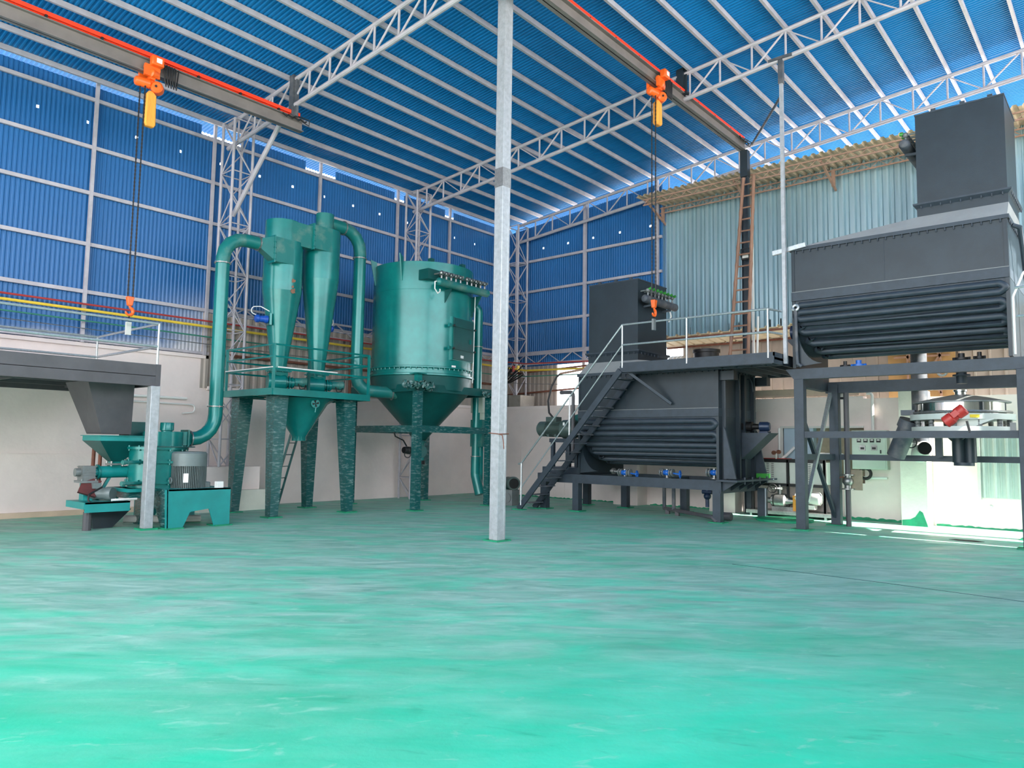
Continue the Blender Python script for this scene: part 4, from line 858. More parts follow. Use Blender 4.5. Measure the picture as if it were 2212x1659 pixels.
# ---- clean air duct + blower at the right of the filter
a = OY(1034, 665, 15.2); d_ = OY(1024, 990, 15.35)
t = root('clean_air_duct', 'green vertical duct at the right of the bag filter curving down to the blower', 'duct', (a.x, 15.2, 1))
xd, yd = a.x, 15.2
MB().tube([V(-14.6, 14.6, 5.55)]+arc((-14.5, 14.7, 5.55), (xd, yd, 5.55), (xd, yd, 3), .18, 4)+[V(xd, yd, 4.4)], .13, 18).build('upper_elbow', 'green', t)
MB().tube([V(xd, yd, 4.4), V(xd, yd, 1.3)], .125, 18).build('drop_pipe', 'green', t)
pend = OY(1042, 1068, 15.3)
MB().tube([V(xd, yd, 1.3)]+arc((xd, yd, 1.3), (xd, yd, .78), (pend.x, 15.2, pend.z), .3, 5)+[V(pend.x, 15.2, pend.z)], .14, 18).build('lower_elbow', 'green', t)
for z in (4.4, 1.3): flange(MB(), (xd, yd, z), (0, 0, 1), .125, .025, .02).build('duct_flange', 'steel', t)
t = root('silencer', 'pale green rectangular silencer box stack beside the wrapped right leg of the filter stand', 'silencer', (-13.75, 15.2, 1.3))
q0, q1 = OY(1023, 850, 15.25), OY(1043, 965, 15.25)
z1, z2 = OY(1033, 892, 15.25).z, OY(1033, 907, 15.25).z
MB().box(q0.x, q1.x+.05, 15.15, 15.45, z1, q0.z).build('upper_box', 'cabinet', t)
MB().box(q0.x, q1.x+.05, 15.15, 15.45, q1.z, z2).build('lower_box', 'green_dusty', t)
MB().box(q0.x+.07, q1.x, 15.2, 15.4, z2, z1).build('link_pipe', 'cabinet', t)
MB().tube([V((q0.x+q1.x)/2+.05, 15.3, q1.z), V((q0.x+q1.x)/2+.06, 15.3, .55)], .09, 16).build('tail_pipe', 'green', t)
t = root('blower', 'grey motor-driven blower on a cast pedestal behind the lone galvanised post', 'blower', (-13.2, 15.4, 0))
q = OY(1107, 1044, 15.4)
dm = V(.55, -.35, 0).normalized()
MB().lathe([(.12, -.45), (.165, -.4), (.165, -.05), (.18, -.04), (.185, .12), (.17, .14), (.02, .14)], q, dm, 32).build('motor', 'motor_green', t)
MB().lathe([(.14, .142), (.02, .146)], q, dm, 28).build('fan_grille', 'void', t)
MB().cbox((q.x-.05, q.y, (q.z-.17)/2), .34, .3, q.z-.17).lathe([(.13, -.01), (.13, .165)], (q.x-.05, q.y-.01, .2), (0, -1, 0), 24).build('pedestal', 'cast', t)
MB().lathe([(.3, -.09), (.32, -.07), (.32, .07), (.3, .09)], (q.x-.45, q.y+.25, .40), dm, 36).build('fan_casing', 'green_dark', t)
# ================================================================== HOISTS
def hoist(x, y, zb, zhook, zend, label, bl=.71):
    t = root('chain_hoist', label, 'hoist', (x, y, zb))
    # trolley on the beam's lower flange
    mb = MB().box(x+.09, x+.15, y-.16, y+.12, zb-.12, zb+.1).box(x-.15, x-.09, y-.16, y+.12, zb-.12, zb+.1).box(x-.12, x+.12, y-.05, y+.05, zb-.16, zb-.10)
    for s in (-1, 1):
        for dy in (-.1, .08): mb.cyl((x+s*.07, y+dy, zb+.05), (x+s*.12, y+dy, zb+.05), .06, n=14)
    mb.build('trolley', 'orange', t)
    MB().box(x+.13, x+.26, y-.08, y+.15, zb+.08, zb+.26).build('control_box', 'orange', t, bevel=.02)
    MB().box(x+.261, x+.265, y+.0, y+.1, zb+.13, zb+.22).build('label_plate', 'label', t)
    MB().lathe([(.04, -.16), (.07, -.14), (.08, .0), (.05, .02)], (x+.14, y-.04, zb-.05), (.3, -1, 0), 18).build('trolley_motor', 'orange', t)
    zc = zb-.22
    mb = MB().lathe([(.05, -.24), (.08, -.22), (.09, -.19), (.09, .02), (.07, .04)], (x, y-.03, zc), (.15, 1, 0), 24); mb.build('hoist_motor', 'orange', t)
    mb = MB().lathe([(.07, -.08), (.11, -.05), (.12, .0), (.11, .1), (.08, .13)], (x+.02, y+.14, zc-.05), (.75, -.45, 0), 26).cbox((x, y+.03, zc), .12, .14, .14); mb.build('gear_case', 'orange', t)
    MB().cyl((x+.04, y+.12, zc-.05), (x+.14, y+.06, zc-.05), .024, n=12).build('oil_plug', 'black', t)
    MB().tube([(x, y, zb-.12), (x, y, zc+.05)], .035, 10).build('suspension_hook', 'black', t)
    bz = zc-.13
    mb = MB(); a = [(.035, .0), (.09, -.09), (.10, -bl+.05), (.075, -bl)]
    pr = []
    for r_, dz in a: pr += [(x+.02-r_*.7, y+.02-r_, bz+dz), (x+.02+r_*.7, y+.02-r_, bz+dz), (x+.02+r_*.7, y+.02+r_, bz+dz), (x+.02-r_*.7, y+.02+r_, bz+dz)]
    fs = [(i*4+j, i*4+(j+1) % 4, (i+1)*4+(j+1) % 4, (i+1)*4+j) for i in range(3) for j in range(4)]+[(3, 2, 1, 0), (12, 13, 14, 15)]
    mb.add(pr, fs).build('chain_bag', 'bag', t, bevel=.02)
    hy = y-.13
    for dx, dy in ((-.02, -.03), (.03, .04)):
        pts = [V(x+dx, hy+dy, zhook+.07+(zc-zhook-.07)*i/110) for i in range(111)]
        MB().tube(pts, [.011 if i % 2 else .018 for i in range(111)], 5).build('load_chain', 'black', t)
    mb = MB().hexa([(x-.03, hy-.04, zhook-.09), (x+.05, hy-.04, zhook-.09), (x+.05, hy+.04, zhook-.09), (x-.03, hy+.04, zhook-.09), (x-.04, hy-.065, zhook+.08), (x+.06, hy-.065, zhook+.08), (x+.06, hy+.065, zhook+.08), (x-.04, hy+.065, zhook+.08)])
    hb = mb.build('hook_block', 'orange', t, bevel=.012)
    pts = [V(x+.01, hy, zhook-.13)]+[V(x+.01, hy-.075*math.cos(k), zhook-.27+.075*math.sin(k)) for k in [2.0-.3*i for i in range(15)]]
    pts = [V(x+.01, hy, zhook-.08), V(x+.01, hy+.01, zhook-.11)]+[V(x+.01, hy+.065*math.sin(k*.36-.1), zhook-.19+.07*math.cos(k*.36-.1)) for k in range(1, 14)]
    MB().tube(pts, [.022]*3+[.03]*7+[.02]*(len(pts)-11)+[.012], 10).build('hook', 'orange', t)
    zz_ = zhook-.27; pts = [V(x+.01, hy, zz_+(zend+.1-zz_)*i/14) for i in range(15)]
    MB().tube(pts, [.006 if i % 2 else .016 for i in range(15)], 5).build('hanging_chain', 'black', t)
    MB().box(x-.02, x+.03, hy-.045, hy+.045, zend-.12, zend+.12).build('pendant', 'offwhite' if x < -10 else 'cast', t)
    # trailing cable bundle
    mb = MB()
    for k in range(5): mb.tube([V(x+.12, y+.2+.05*k, zb+.22), V(x+.14, y+.22+.05*k, zb-.1), V(x+.13, y+.25+.05*k, zb-.2), V(x+.12, y+.28+.05*k, zb+.2)], .014, 6)
    mb.build('cable_loops', 'black', t)
    return t
hoist(-14.1, 5.72, 8.58, OX(290, 652, -14.1).z, OX(288, 711, -14.1).z, 'orange electric chain hoist on the left crane beam, hook hanging before the blue wall')
hoist(-7.75, 13.72, 9.5, OX(1414, 657, -7.75).z, OX(1415, 702, -7.75).z, 'orange electric chain hoist on the right crane beam, hook hanging before the grey dryer box', .58)
# ================================================================== RIBBON MIXERS / VACUUM DRYERS
def mixer(x0, x1, y0, z0, side, label, group):
    """jacketed U-trough with serpentine half-pipe coils, pyramid hood and filter box; side=-1: box at the left end"""
    y1 = y0+2.0; zc = z0+1.38; Rt = 1.0; ymid = y0+1.0
    t = root('ribbon_dryer', label, 'industrial dryer', ((x0+x1)/2, ymid, z0), group)
    # trough
    n = 28; prof = [(y0, zc)]+[(ymid-Rt*math.cos(PI*i/n), zc-(Rt+.06)*math.sin(PI*i/n)) for i in range(1, n)]+[(y1, zc)]
    MB().prism([(x0+.05, y, z) for y, z in prof], (x1-x0-.1, 0, 0)).build('trough', 'grey_beam', t)
    # end plates
    for xe, w in ((x0, .06), (x1-.06, .06)):
        MB().prism([(xe, y0-.02, z0), (xe, y1+.02, z0), (xe, y1+.02, z0+2.43), (xe, y0-.02, z0+2.43)], (w, 0, 0)).build('end_plate', 'grey', t)
    for xe, s in ((x0+.06, 1), (x1-.06, -1)):
        pl = [(xe, y0, z0+.02)]+[(xe+s*(.02+.5*(1-math.cos(k*PI/2/8))), y0, zc-.45-.85*math.sin(k*PI/2/8)) for k in range(0, 9)]
        if s == 1: MB().prism(pl, (0, .03, 0)).build('corner_web', 'grey', t)
    MB().box(x0-.005, x1+.005, y0-.035, y1+.03, zc, zc+.19).build('coil_header_band', 'grey_beam', t, bevel=.006)
    MB().box(x0, x1, y0-.04, y0-.02, zc+.183, zc+.196).build('weld_line', 'cast', t)
    up = MB().box(x0+.02, x1-.02, y0-.002, y1, zc+.17, z0+2.44); ub = up.build('upper_body', 'grey', t)
    for k in (.37,) if side < 0 else (.47,): MB().box(x0+(x1-x0)*k-.004, x0+(x1-x0)*k+.004, y0-.01, y0, zc+.19, z0+2.43).build('panel_seam', 'grey_beam', t)
    mb = MB().box(x0-.03, x1+.03, y0-.045, y1+.045, z0+2.43, z0+2.50); k = 26
    for i in range(k): x = x0+.1+(x1-x0-.2)*i/(k-1); mb.cyl((x, y0-.03, z0+2.375), (x, y0-.03, z0+2.43), .013, n=6)
    for i in range(12): y = y0+.1+1.8*i/11; mb.cyl((x1+.02, y, z0+2.375), (x1+.02, y, z0+2.43), .013, n=6)
    mb.build('body_flange', 'grey_beam', t)
    # hood
    bw = 1.46; bx0, bx1 = (x0+.09, x0+.09+bw) if side < 0 else (x1-bw, x1); by0, by1 = y0+.28, y1-.28; zb = z0+2.80
    MB().hexa([(x0, y0, z0+2.50), (x1, y0, z0+2.50), (x1, y1, z0+2.50), (x0, y1, z0+2.50), (bx0, by0, zb), (bx1, by0, zb), (bx1, by1, zb), (bx0, by1, zb)]).build('hood', 'hood', t, label='pale grey sloping hood')
    MB().box(bx0, bx1, by0, by1, zb, zb+.2).build('box_collar', 'grey', t)
    mb = MB().hexa([(bx0, by0, zb+.16), (bx1, by0, zb+.16), (bx1, by1, zb+.16), (bx0, by1, zb+.16), (bx0-.06, by0-.06, zb+.22), (bx1+.06, by0-.06, zb+.22), (bx1+.06, by1+.06, zb+.22), (bx0-.06, by1+.06, zb+.22)]).box(bx0-.06, bx1+.06, by0-.06, by1+.06, zb+.22, zb+.25)
    for i in range(9): x = bx0+.08+(bw-.16)*i/8; mb.cyl((x, by0-.05, zb+.14), (x, by0-.05, zb+.19), .012, n=6)
    for i in range(9): y = by0+.08+(by1-by0-.16)*i/8; xx = bx1+.05; mb.cyl((xx, y, zb+.14), (xx, y, zb+.19), .012, n=6)
    mb.build('collar_flange', 'grey_beam', t)
    ztop = z0+4.79
    MB().box(bx0+.01, bx1-.01, by0+.01, by1-.01, zb+.24, ztop).build('filter_box', 'grey', t)
    MB().box(bx0, bx1, by0, by1, ztop, ztop+.03).build('box_lid', 'grey_beam', t)
    for k in (.22, .55, .85): MB().cbox((bx0+bw*k, by0+.03, ztop+.05), .08, .05, .05).build('lid_clamp', 'grey_beam', t)
    # pulse header
    hx = bx1+.15 if side < 0 else bx0-.15; s = 1 if side < 0 else -1; hz = ztop-.50
    MB().lathe([(.03, -.07), (.075, -.05), (.1, -.01), (.1, 1.5), (.075, 1.55), (.03, 1.57)], (hx+s*.04, by0+.02, hz), (0, 1, 0), 24).build('header_tank', 'grey_dusty', t)
    for i in range(8):
        y = by0+.15+i*.175; p = V(hx+s*.04, y, hz)
        vb = MB().cyl(p+V(0, 0, .08), p+V(0, 0, .17), .022, n=8).sphere(p+V(0, 0, .23), .055, 12, 8).cyl(p+V(0, 0, .23), p+V(-s*.2, 0, .23), .02, n=8).build('pulse_valve', 'cast', t)
        MB().cyl(p+V(s*.02, 0, .25), p+V(s*.10, 0, .27), .034, n=10).build('solenoid_cap', 'valvegreen', vb, label='green solenoid cap')
    for y in (by0+.3, by0+1.2): MB().bar((hx-s*.2, y, hz-.14), (hx+s*.08, y, hz-.12), .05).build('header_bracket', 'grey_beam', t)
    MB().tube([V(hx, by0+1.3, hz-.1), V(hx+s*.04, by0+1.32, hz-.25), V(hx-s*.02, by0+1.3, hz-.4)], .02, 6).build('drain_hose', 'white', t)
    # coils
    def pt(x, a): return V(x, ymid-(Rt+.02)*math.cos(a), zc-(Rt+.08)*math.sin(a))
    na = 11; a0 = math.radians(5); da = math.radians(7.8)
    def xa(i): a = a0+da*i; return x0+.15+.45*max(0, math.sin(a)-.45)**1.3*1.6
    xb = lambda i: x1-.16
    i = 0; runs = []
    def half(xc, i, s): return [(xc+s*.09*math.sin(PI*k/8), a0+da*(i+k/8)) for k in range(9)]
    pts = [(xa(0), a0)]
    for i in range(na):
        last = i == na-1
        if i % 2 == 0:
            pts += [(xb(i), a0+da*i)]
            if not last: pts += half(xb(i), i, 1)
        else:
            pts += [(xa(i), a0+da*i)]
            if not last: pts += half((xa(i)+xa(i+1))/2, i, -1)
    mb = MB(); mb.tube([pt(x, a) for x, a in pts], .066, 12); mb.build('heating_coil', 'grey_beam', t)
    return t, (bx0, bx1, by0, by1)
t1, bb1 = mixer(-10.83, -7.07, 15.24, .94, -1, 'lower grey ribbon dryer beside the stairs, with blue valves under its coils', 'grey ribbon dryers')
t2, bb2 = mixer(-5.42, -1.66, 15.2, 3.28, 1, 'raised grey ribbon dryer on the tall stand at the right edge', 'grey ribbon dryers')
# stiffened right end of the lower dryer
for y in (15.42, 16.15, 16.45, 16.98):
    MB().box(-7.07, -6.98, y-.04, y+.04, .94, 3.32).build('end_stiffener', 'grey', t1)
for y in (15.30, 17.02):
    MB().prism([(-7.0, y, .96), (-6.72, y, .96), (-6.95, y, 2.0), (-7.0, y, 2.1)], (0, .05, 0)).build('end_gusset', 'grey_beam', t1)
for y in (15.98, 16.72):
    MB().tube([V(-7.05, y, 3.25), V(-6.98, y, 3.24), V(-6.93, y, 3.15), V(-6.91, y, 2.95)], .018, 8).build('bent_edge', 'grey_beam', t1)
mb = MB().box(-7.1, -6.62, 15.12, 17.38, .90, .94)
for i in range(4): y = 15.65+i*.42; mb.cyl((-6.68, y, .84), (-6.68, y, .99), .022, n=8)
mb.build('end_base_flange', 'grey_beam', t1)
q = OX(1655, 938, -6.6)
MB().prism([(-7.0, 16.25, 1.98), (-6.35, 16.25, 1.98), (-7.0, 16.25, 1.38)], (0, .55, 0)).build('motor_bracket', 'grey_beam', t1)
MB().lathe([(.16, -.12), (.16, -.04), (.11, -.02), (.11, .12), (.07, .14), (.06, .3)], (-6.98, 16.55, 2.13), (1, 0, 0), 22).build('shaft_seal', 'black', t1)
MB().lathe([(.07, -.12), (.11, -.10), (.11, .07), (.09, .12)], (-6.58, 16.55, 2.13), (1, .15, 0), 22).cbox((-6.57, 16.55, 2.0), .2, .2, .04).build('end_motor', 'navy', t1)
MB().box(-6.95, -6.7, 16.95, 17.15, .95, 1.05).build('carton', 'valvegreen', cat='carton', label='small pale green and white carton on the base of the lower dryer')
# drive on the left end of the lower dryer
p = OY(1190, 925, 15.95)
MB().lathe([(.02, -.86), (.16, -.85), (.205, -.80), (.205, -.56), (.195, -.55)], (-11.75, 15.9, p.z-.02), (1, 0, 0), 30).build('motor_cowl', 'motor_green', t1)
dv = MB().lathe([(.17, -.58), (.17, 0)], (-11.75, 15.9, p.z-.02), (1, 0, 0), 30)
dv = dv.build('drive_motor', 'motor_green', t1)
mb = MB()
for i in range(28):
    a = 2*PI*i/28; mb.cbox((-12.04, 15.9+math.cos(a)*.185, p.z-.02+math.sin(a)*.185), .54, .04, .008, rx=a)
mb.build('cooling_fins', 'motor_green', dv)
MB().box(-12.3, -11.95, 15.78, 16.02, p.z+.17, p.z+.30).build('terminal_box', 'motor_green', dv)
for x in (-12.15, -11.9): MB().box(x-.04, x+.04, 15.68, 16.12, p.z-.24, p.z-.17).build('motor_foot', 'motor_green', dv)
MB().lathe([(.22, -.02), (.25, .02), (.25, .36), (.2, .44), (.05, .46)], (-11.78, 15.9, p.z-.03), (1, 0, 0), 30).build('reducer', 'motor_green', t1)
MB().box(-11.62, -11.56, 15.63, 15.64, p.z+.06, p.z+.14).build('label_plate', 'label', t1)
MB().prism([(-11.75, 16.1, 1.85)]+[(-11.4+.42*math.cos(PI-k*PI/14), 16.1, p.z+.02+.36*math.sin(k*PI/14)) for k in range(15)]+[(-10.98, 16.1, 1.85)], (0, .16, 0)).build('belt_guard', 'green_dark', t1, label='rounded dark green belt guard')
MB().cyl((-11.35, 16.0, p.z-.1), (-10.85, 16.0, p.z-.1), .06, n=16).cyl((-11.1, 16.0, p.z-.1), (-10.86, 16.0, p.z-.1), .15, n=20).build('main_bearing', 'brown_grey', t1)
a = V(-12.2, 15.95, p.z+.3); MB().tube([a, a+V(-.12, 0, .12), a+V(-.2, .05, .45), a+V(-.12, .1, .85), a+V(.0, .15, 1.1), a+V(.1, .2, 1.2)], .028, 8).build('motor_cable', 'black', dv)
MB().tube([a+V(.1, .2, 1.2), a+V(1.5, .2, 1.34)], .03, 8).build('cable_pipe', 'pinkiron', t1)
MB().tube(path([(-11.45, 15.3, 3.0), (-11.05, 15.3, 3.0), (-11.05, 15.3, 1.2)], .1), .05, 10).build('vent_pipe', 'brown_grey', t1)
# frame of the lower dryer
t = root('dryer_stand', 'low grey steel frame with square legs under the lower dryer and its drive', 'frame', (-9.5, 16.2, 0))
mb = MB().box(-12.1, -7.05, 15.2, 15.32, .70, .92).box(-12.1, -7.05, 17.15, 17.27, .70, .92)
for x in (-12.1, -10.85, -8.9, -7.17): mb.box(x, x+.12, 15.32, 17.15, .72, .9)
mb.build('base_beams', 'grey_beam', t)
for x, y in ((-12.02, 15.22), (-10.98, 15.2), (-7.22, 15.2), (-12.0, 17.1), (-10.75, 17.1), (-9.0, 17.1), (-7.0, 17.12)):
    MB().box(x, x+.18, y, y+.17, .02, .70).build('leg', 'grey_beam', t); MB().cbox((x+.09, y+.085, .012), .34, .32, .024).build('foot_plate', 'base_green', t)
for i in range(5):
    y = 15.28+i*.44; MB().prism([(-7.05, y, .90), (-6.68, y, .90), (-7.05, y, .66)], (0, .03, 0)).build('beam_gusset', 'grey_beam', t)
MB().box(-7.05, -7.02, 15.2, 17.25, .64, .90).build('end_channel', 'grey_beam', t)
z1 = 1.72
MB().box(-12.0, -10.85, 15.55, 16.35, z1, z1+.1).build('drive_table', 'grey_beam', t); MB().box(-12.1, -10.85, 15.4, 16.4, .92, 1.08).build('drive_sill', 'grey_beam', t)
for x in (-11.97, -11.45, -11.2):
    for y in (15.58, 16.24): MB().box(x, x+.09, y, y+.09, 1.08, z1).build('table_leg', 'grey_beam', t)
# blue valves under the lower trough
def jvalve(x, y, z, label, wheel=1, parent=None):
    t = root('gate_valve', label, 'valve', (x, y, z-.1))
    MB().cyl((x-.14, y, z), (x+.14, y, z), .06, n=16).sphere((x, y, z), .075, 14, 8).build('body', 'bluevalve', t)
    for dx in (-.12, .12): MB().cyl((x+dx-.045, y, z), (x+dx-.02, y, z), .095, n=20).cyl((x+dx+.02, y, z), (x+dx+.045, y, z), .095, n=20).cyl((x+dx-.03, y, z), (x+dx+.03, y, z), .062, n=16).build('flange_pair', 'cast', t)
    mb = MB()
    for dx in (-.12, .12):
        for k in range(6): a = PI/3*k; mb.cyl((x+dx-.06, y+.075*math.cos(a), z+.075*math.sin(a)), (x+dx+.06, y+.075*math.cos(a), z+.075*math.sin(a)), .011, n=6)
    mb.build('studs', 'chrome', t)
    MB().cyl((x, y, z-.12), (x, y, z+.09), .04, n=12).cyl((x, y, z-.14), (x, y, z-.12), .1, n=16).build('stem', 'steel', t)
    if wheel:
        w = MB().torus((x+.34, y, z-.03), (1, .25, 0), .085, .014, 24, 8)
        for k in range(4): a = PI/2*k; w.cyl((x+.34, y, z-.03), (x+.34, y+.085*math.cos(a), z-.03+.085*math.sin(a)), .009, n=6)
        w.cyl((x+.15, y, z-.01), (x+.34, y, z-.03), .018, n=8); w.build('handwheel', 'bluevalve', t)
    return t
for px, lb, wh in ((1350, 'blue flanged gate valve under the left part of the lower dryer coils', 1), (1441, 'blue flanged gate valve under the middle of the lower dryer coils', 1), (1543, 'dark flanged valve without handwheel under the right end of the lower dryer coils', 0)):
    p = OY(px, 1021, 15.75); t = jvalve(p.x, p.y, p.z, lb, wh)
    if px == 1350: MB().cyl((p.x-.42, p.y, p.z+.03), (p.x-.15, p.y, p.z+.02), .035, n=12).cyl((p.x-.36, p.y, p.z+.03), (p.x-.3, p.y, p.z+.03), .075, n=16).build('side_fitting', 'steel', t)
# oil pipe on the floor behind the frame
p0, p1 = OZ(1435, 1098, .12), OZ(1538, 1117, .12)
t = root('oil_pipe', 'dusty grey pipe running low behind the lower dryer legs with upright branches', 'pipe', (p0.x, p0.y, 0))
MB().tube(path([(p0.x, p0.y, .12), (p1.x, p1.y, .12), (p1.x+.12, p1.y-.02, .02)], .06), .045, 10).build('main_pipe', 'brown_grey', t)
for k in (.0, .22): q = p0.lerp(p1, k); MB().cyl((q.x, q.y, .12), (q.x, q.y, .74), .045, n=10).build('branch_pipe', 'grey_dusty', t)
for k in (.08, .3): q = p0.lerp(p1, k); MB().box(q.x-.05, q.x+.05, q.y-.03, q.y+.03, 0, .1).build('pipe_support', 'brown_grey', t)
q = OZ(1580, 1118, .08); MB().cyl((q.x-.35, q.y, .1), (q.x, q.y, .1), .09, n=18).build('capped_pipe', 'brown_grey', cat='pipe', label='short fat floor pipe with rusty end behind the right leg of the lower dryer')
q = OY(1528, 1072, 16.2); t = root('gate_valve', 'dark blue upright valve hanging beside the front right leg of the lower dryer frame', 'valve', (q.x, q.y, .25))
MB().cyl((q.x, q.y, q.z-.25), (q.x, q.y, .70), .045, n=12).sphere((q.x, q.y, q.z), .085, 14, 8).cyl((q.x-.12, q.y, q.z+.1), (q.x+.12, q.y, q.z+.1), .05, n=14).build('body', 'navy', t)
# ================================================================== MEZZANINE
t = root('mezzanine', 'grey steel mezzanine with galvanised handrail around the lower dryer top', 'platform', (-7.5, 15.5, 3.3))
XA, XB, YA, YB, ZT = -9.15, -5.55, 14.52, 17.6, 3.46
MB().box(XA, XB, YA, 15.2, ZT-.05, ZT).box(-8.85, XB, 15.2, YB, ZT+.06, ZT+.09).build('deck', 'grey_beam', t)
mb = MB().box(XA, XB, YA-.03, YA, ZT-.13, ZT+.02).box(XA, XB, YA-.045, YA-.03, ZT-.13, ZT-.06).box(XA, XB, YA, YA+.02, ZT, ZT+.10).box(XB-.03, XB, YA, YB, ZT-.13, ZT+.10).box(XA, XB-.05, YA, YA+.08, ZT-.14, ZT-.13)
for y in (15.0, 17.5): mb.box(-9.1 if y < 15.2 else -7.0, XB, y, y+.07, ZT-.13, ZT-.05)
for i in range(5): x = -6.9+i*.32; mb.box(x, x+.05, YA, YB, ZT-.12, ZT-.04)
mb.build('edge_beams', 'grey_beam', t)
for y in (15.3, 17.15): MB().box(-7.1, -6.75, y, y+.22, 3.12, 3.32).build('bearer_block', 'grey', t)
MB().bar((-8.98, YA+.05, 3.34), (-8.2, 15.16, 2.62), .06).build('knee_brace', 'grey_beam', t)
rp = [(XA+.06, YA-.02), (XB-.12, YA-.02), (XB+.0, 14.94)]
for z in (4.44, 3.97): MB().tube([V(x, y, z) for x, y in rp], .022, 8).build('rail', 'galv', t)
for x in (XA+.06, -7.46, XB-.12): MB().cyl((x, YA-.02, ZT-.02), (x, YA-.02, 4.44), .022, n=8).build('rail_post', 'galv', t)
# stairs
t = root('stairs', 'steep grey open-tread steel stairs with galvanised handrail rising to the mezzanine', 'stairs', (-10.6, 14.8, 0))
S0, S1 = V(-12.12, 14.47, .02), V(-9.12, 14.47, ZT-.08)
dS = (S1-S0)
for y in (14.47, 15.10):
    MB().bar((S0.x, y, 0.02), (S1.x, y, S1.z), .05, .14).build('stringer', 'grey_beam', t)
    MB().cbox((S0.x+.02, y, .012), .34, .2, .024).build('foot_plate', 'base_green', t)
for i in range(15):
    k = (i+.75)/15.6; p = S0+dS*k; MB().box(p.x-.03, p.x+.17, 14.49, 15.08, p.z-.012, p.z+.012).build('tread', 'grey_dusty', t)
bp, tpp = V(-12.04, 14.46, 1.18), V(XA+.06, YA-.02, 4.44)
MB().tube([bp+V(-.1, 0, -.03), bp, tpp], .022, 8).build('handrail', 'galv', t)
MB().tube([bp+V(0, 0, -.62), tpp+V(0, 0, -.47)], .016, 8).build('mid_rail', 'galv', t)
MB().cyl((bp.x, bp.y, .12), bp, .022, n=8).build('rail_post', 'galv', t)
k = .5; m_ = bp.lerp(tpp, k); MB().cyl((m_.x, m_.y, m_.z-1.12), m_, .022, n=8).build('rail_post', 'galv', t)
# things seen behind the mezzanine rail
q = OY(1526, 765, 18.3); t = root('tank_lid', 'round black rubber-rimmed drum cover behind the mezzanine', 'drum', (q.x, q.y, 3.5))
MB().lathe([(.33, 3.56), (.33, q.z+.02), (.36, q.z+.03), (.36, q.z+.11), (.2, q.z+.14)], (q.x, q.y, 0), n=36).build('rim', 'black', t)
MB().lathe([(.335, 3.7), (.335, 3.8)], (q.x, q.y, 0), n=36).build('band', 'grey_dusty', t)
t = root('pipe_manifold', 'white curved pipes beyond the opening behind the grey dryer box', 'pipes', (-9.8, 20.6, 4))
for i in range(4):
    x = -10.85+i*.13; MB().tube(path([(x, 20.0, -.1), (x, 20.0, 4.32), (x+.12, 20.1, 4.36)], .05), .05, 8).build('pipe', 'offwhite', t)
# ================================================================== STAND OF THE RAISED DRYER
t = root('dryer_stand', 'tall grey box-section stand with cross bracing under the raised dryer', 'stand', (-3.5, 16.1, 0))
FX0, FX1, FY0, FY1 = -5.42, -1.62, 15.2, 16.95
LP = [(-5.42, 15.2), (-1.62, 15.12), (-5.22, 16.75), (-1.75, 16.75)]
for i, (x, y) in enumerate(LP):
    MB().box(x, x+.19, y, y+.19, .02, 3.05).build('leg', 'grey_beam', t, bevel=.006); MB().cbox((x+.095, y+.095, .012), .36, .36, .024).build('foot_plate', 'base_green', t)
mb = MB().box(-5.42, -1.43, 15.2, 15.36, 3.05, 3.26).box(-5.3, -1.5, 16.8, 16.96, 2.86, 3.1).box(-5.42, -5.25, 15.3, 16.9, 2.9, 3.26).box(-1.62, -1.43, 15.3, 16.9, 2.9, 3.26)
mb.prism([(-5.42, 15.2, 3.26), (-5.58, 15.2, 3.26), (-5.42, 15.2, 3.05)], (0, .16, 0)).build('top_frame', 'grey_beam', t)
for a, b, w, h in (((-5.23, 15.28, 1.92), (-1.6, 15.26, 1.93), .12, .13), ((-5.2, 16.85, 1.47), (-1.6, 16.85, 1.48), .1, .12), ((-5.33, 15.3, 1.47), (-5.15, 16.8, 1.47), .1, .12), ((-1.6, 15.3, 1.93), (-1.66, 16.8, 1.93), .1, .12)):
    MB().bar(a, b, w, h).build('tie_beam', 'grey_beam', t)
MB().bar((-5.34, 15.3, 2.45), (-5.14, 16.8, .15), .07).build('brace', 'grey_beam', t)
MB().bar((-5.26, 15.4, .55), (-5.18, 16.75, 2.85), .07).build('brace', 'galv', t, label='bare metal diagonal brace')
hq = OY(2027, 960, 16.6).x; MB().box(hq-.06, hq+.06, 16.6, 16.72, 1.5, 1.9).build('hanger_post', 'grey_beam', t); MB().bar((hq+.2, 16.6, 1.9), (hq+.55, 16.2, 1.62), .05).build('brace', 'grey_beam', t)
# coil feed pipe and left end fittings of the raised dryer
x = -5.35
MB().torus((x+.02, 15.13, 4.52), (0, -1, .2), .055, .03, 18, 8).build('coil_elbow', 'galv', t2, label='bare metal elbow of the coil')
MB().tube([V(x+.02, 15.12, 4.48), V(x+.03, 15.12, 3.6), V(x+.04, 15.13, 3.36), V(x+.12, 15.14, 3.30)], .035, 10).build('coil_feed_pipe', 'grey_dusty', t2)
MB().box(-5.78, -5.42, 15.9, 16.3, 3.95, 3.99).prism([(-5.42, 15.9, 3.95), (-5.78, 15.9, 3.95), (-5.42, 15.9, 3.55)], (0, .4, 0)).build('motor_bracket', 'grey_beam', t2)
MB().lathe([(.1, -.14), (.15, -.12), (.15, .1), (.1, .14)], (-5.58, 15.95, 4.14), (1, 0, 0), 20).build('end_motor', 'navy', t2)
MB().bar((-5.78, 15.12, 5.72), (-5.1, 15.12, 5.80), .06, .09).build('loose_channel', 'galv', t2, label='bare metal channel lying on the flange')
MB().tube(path([(-1.62, 15.14, 3.3), (-1.62, 15.14, 4.3), (-1.45, 15.2, 4.75), (-1.2, 15.3, 4.7)], .08), .02, 8).build('conduit', 'white', t2)
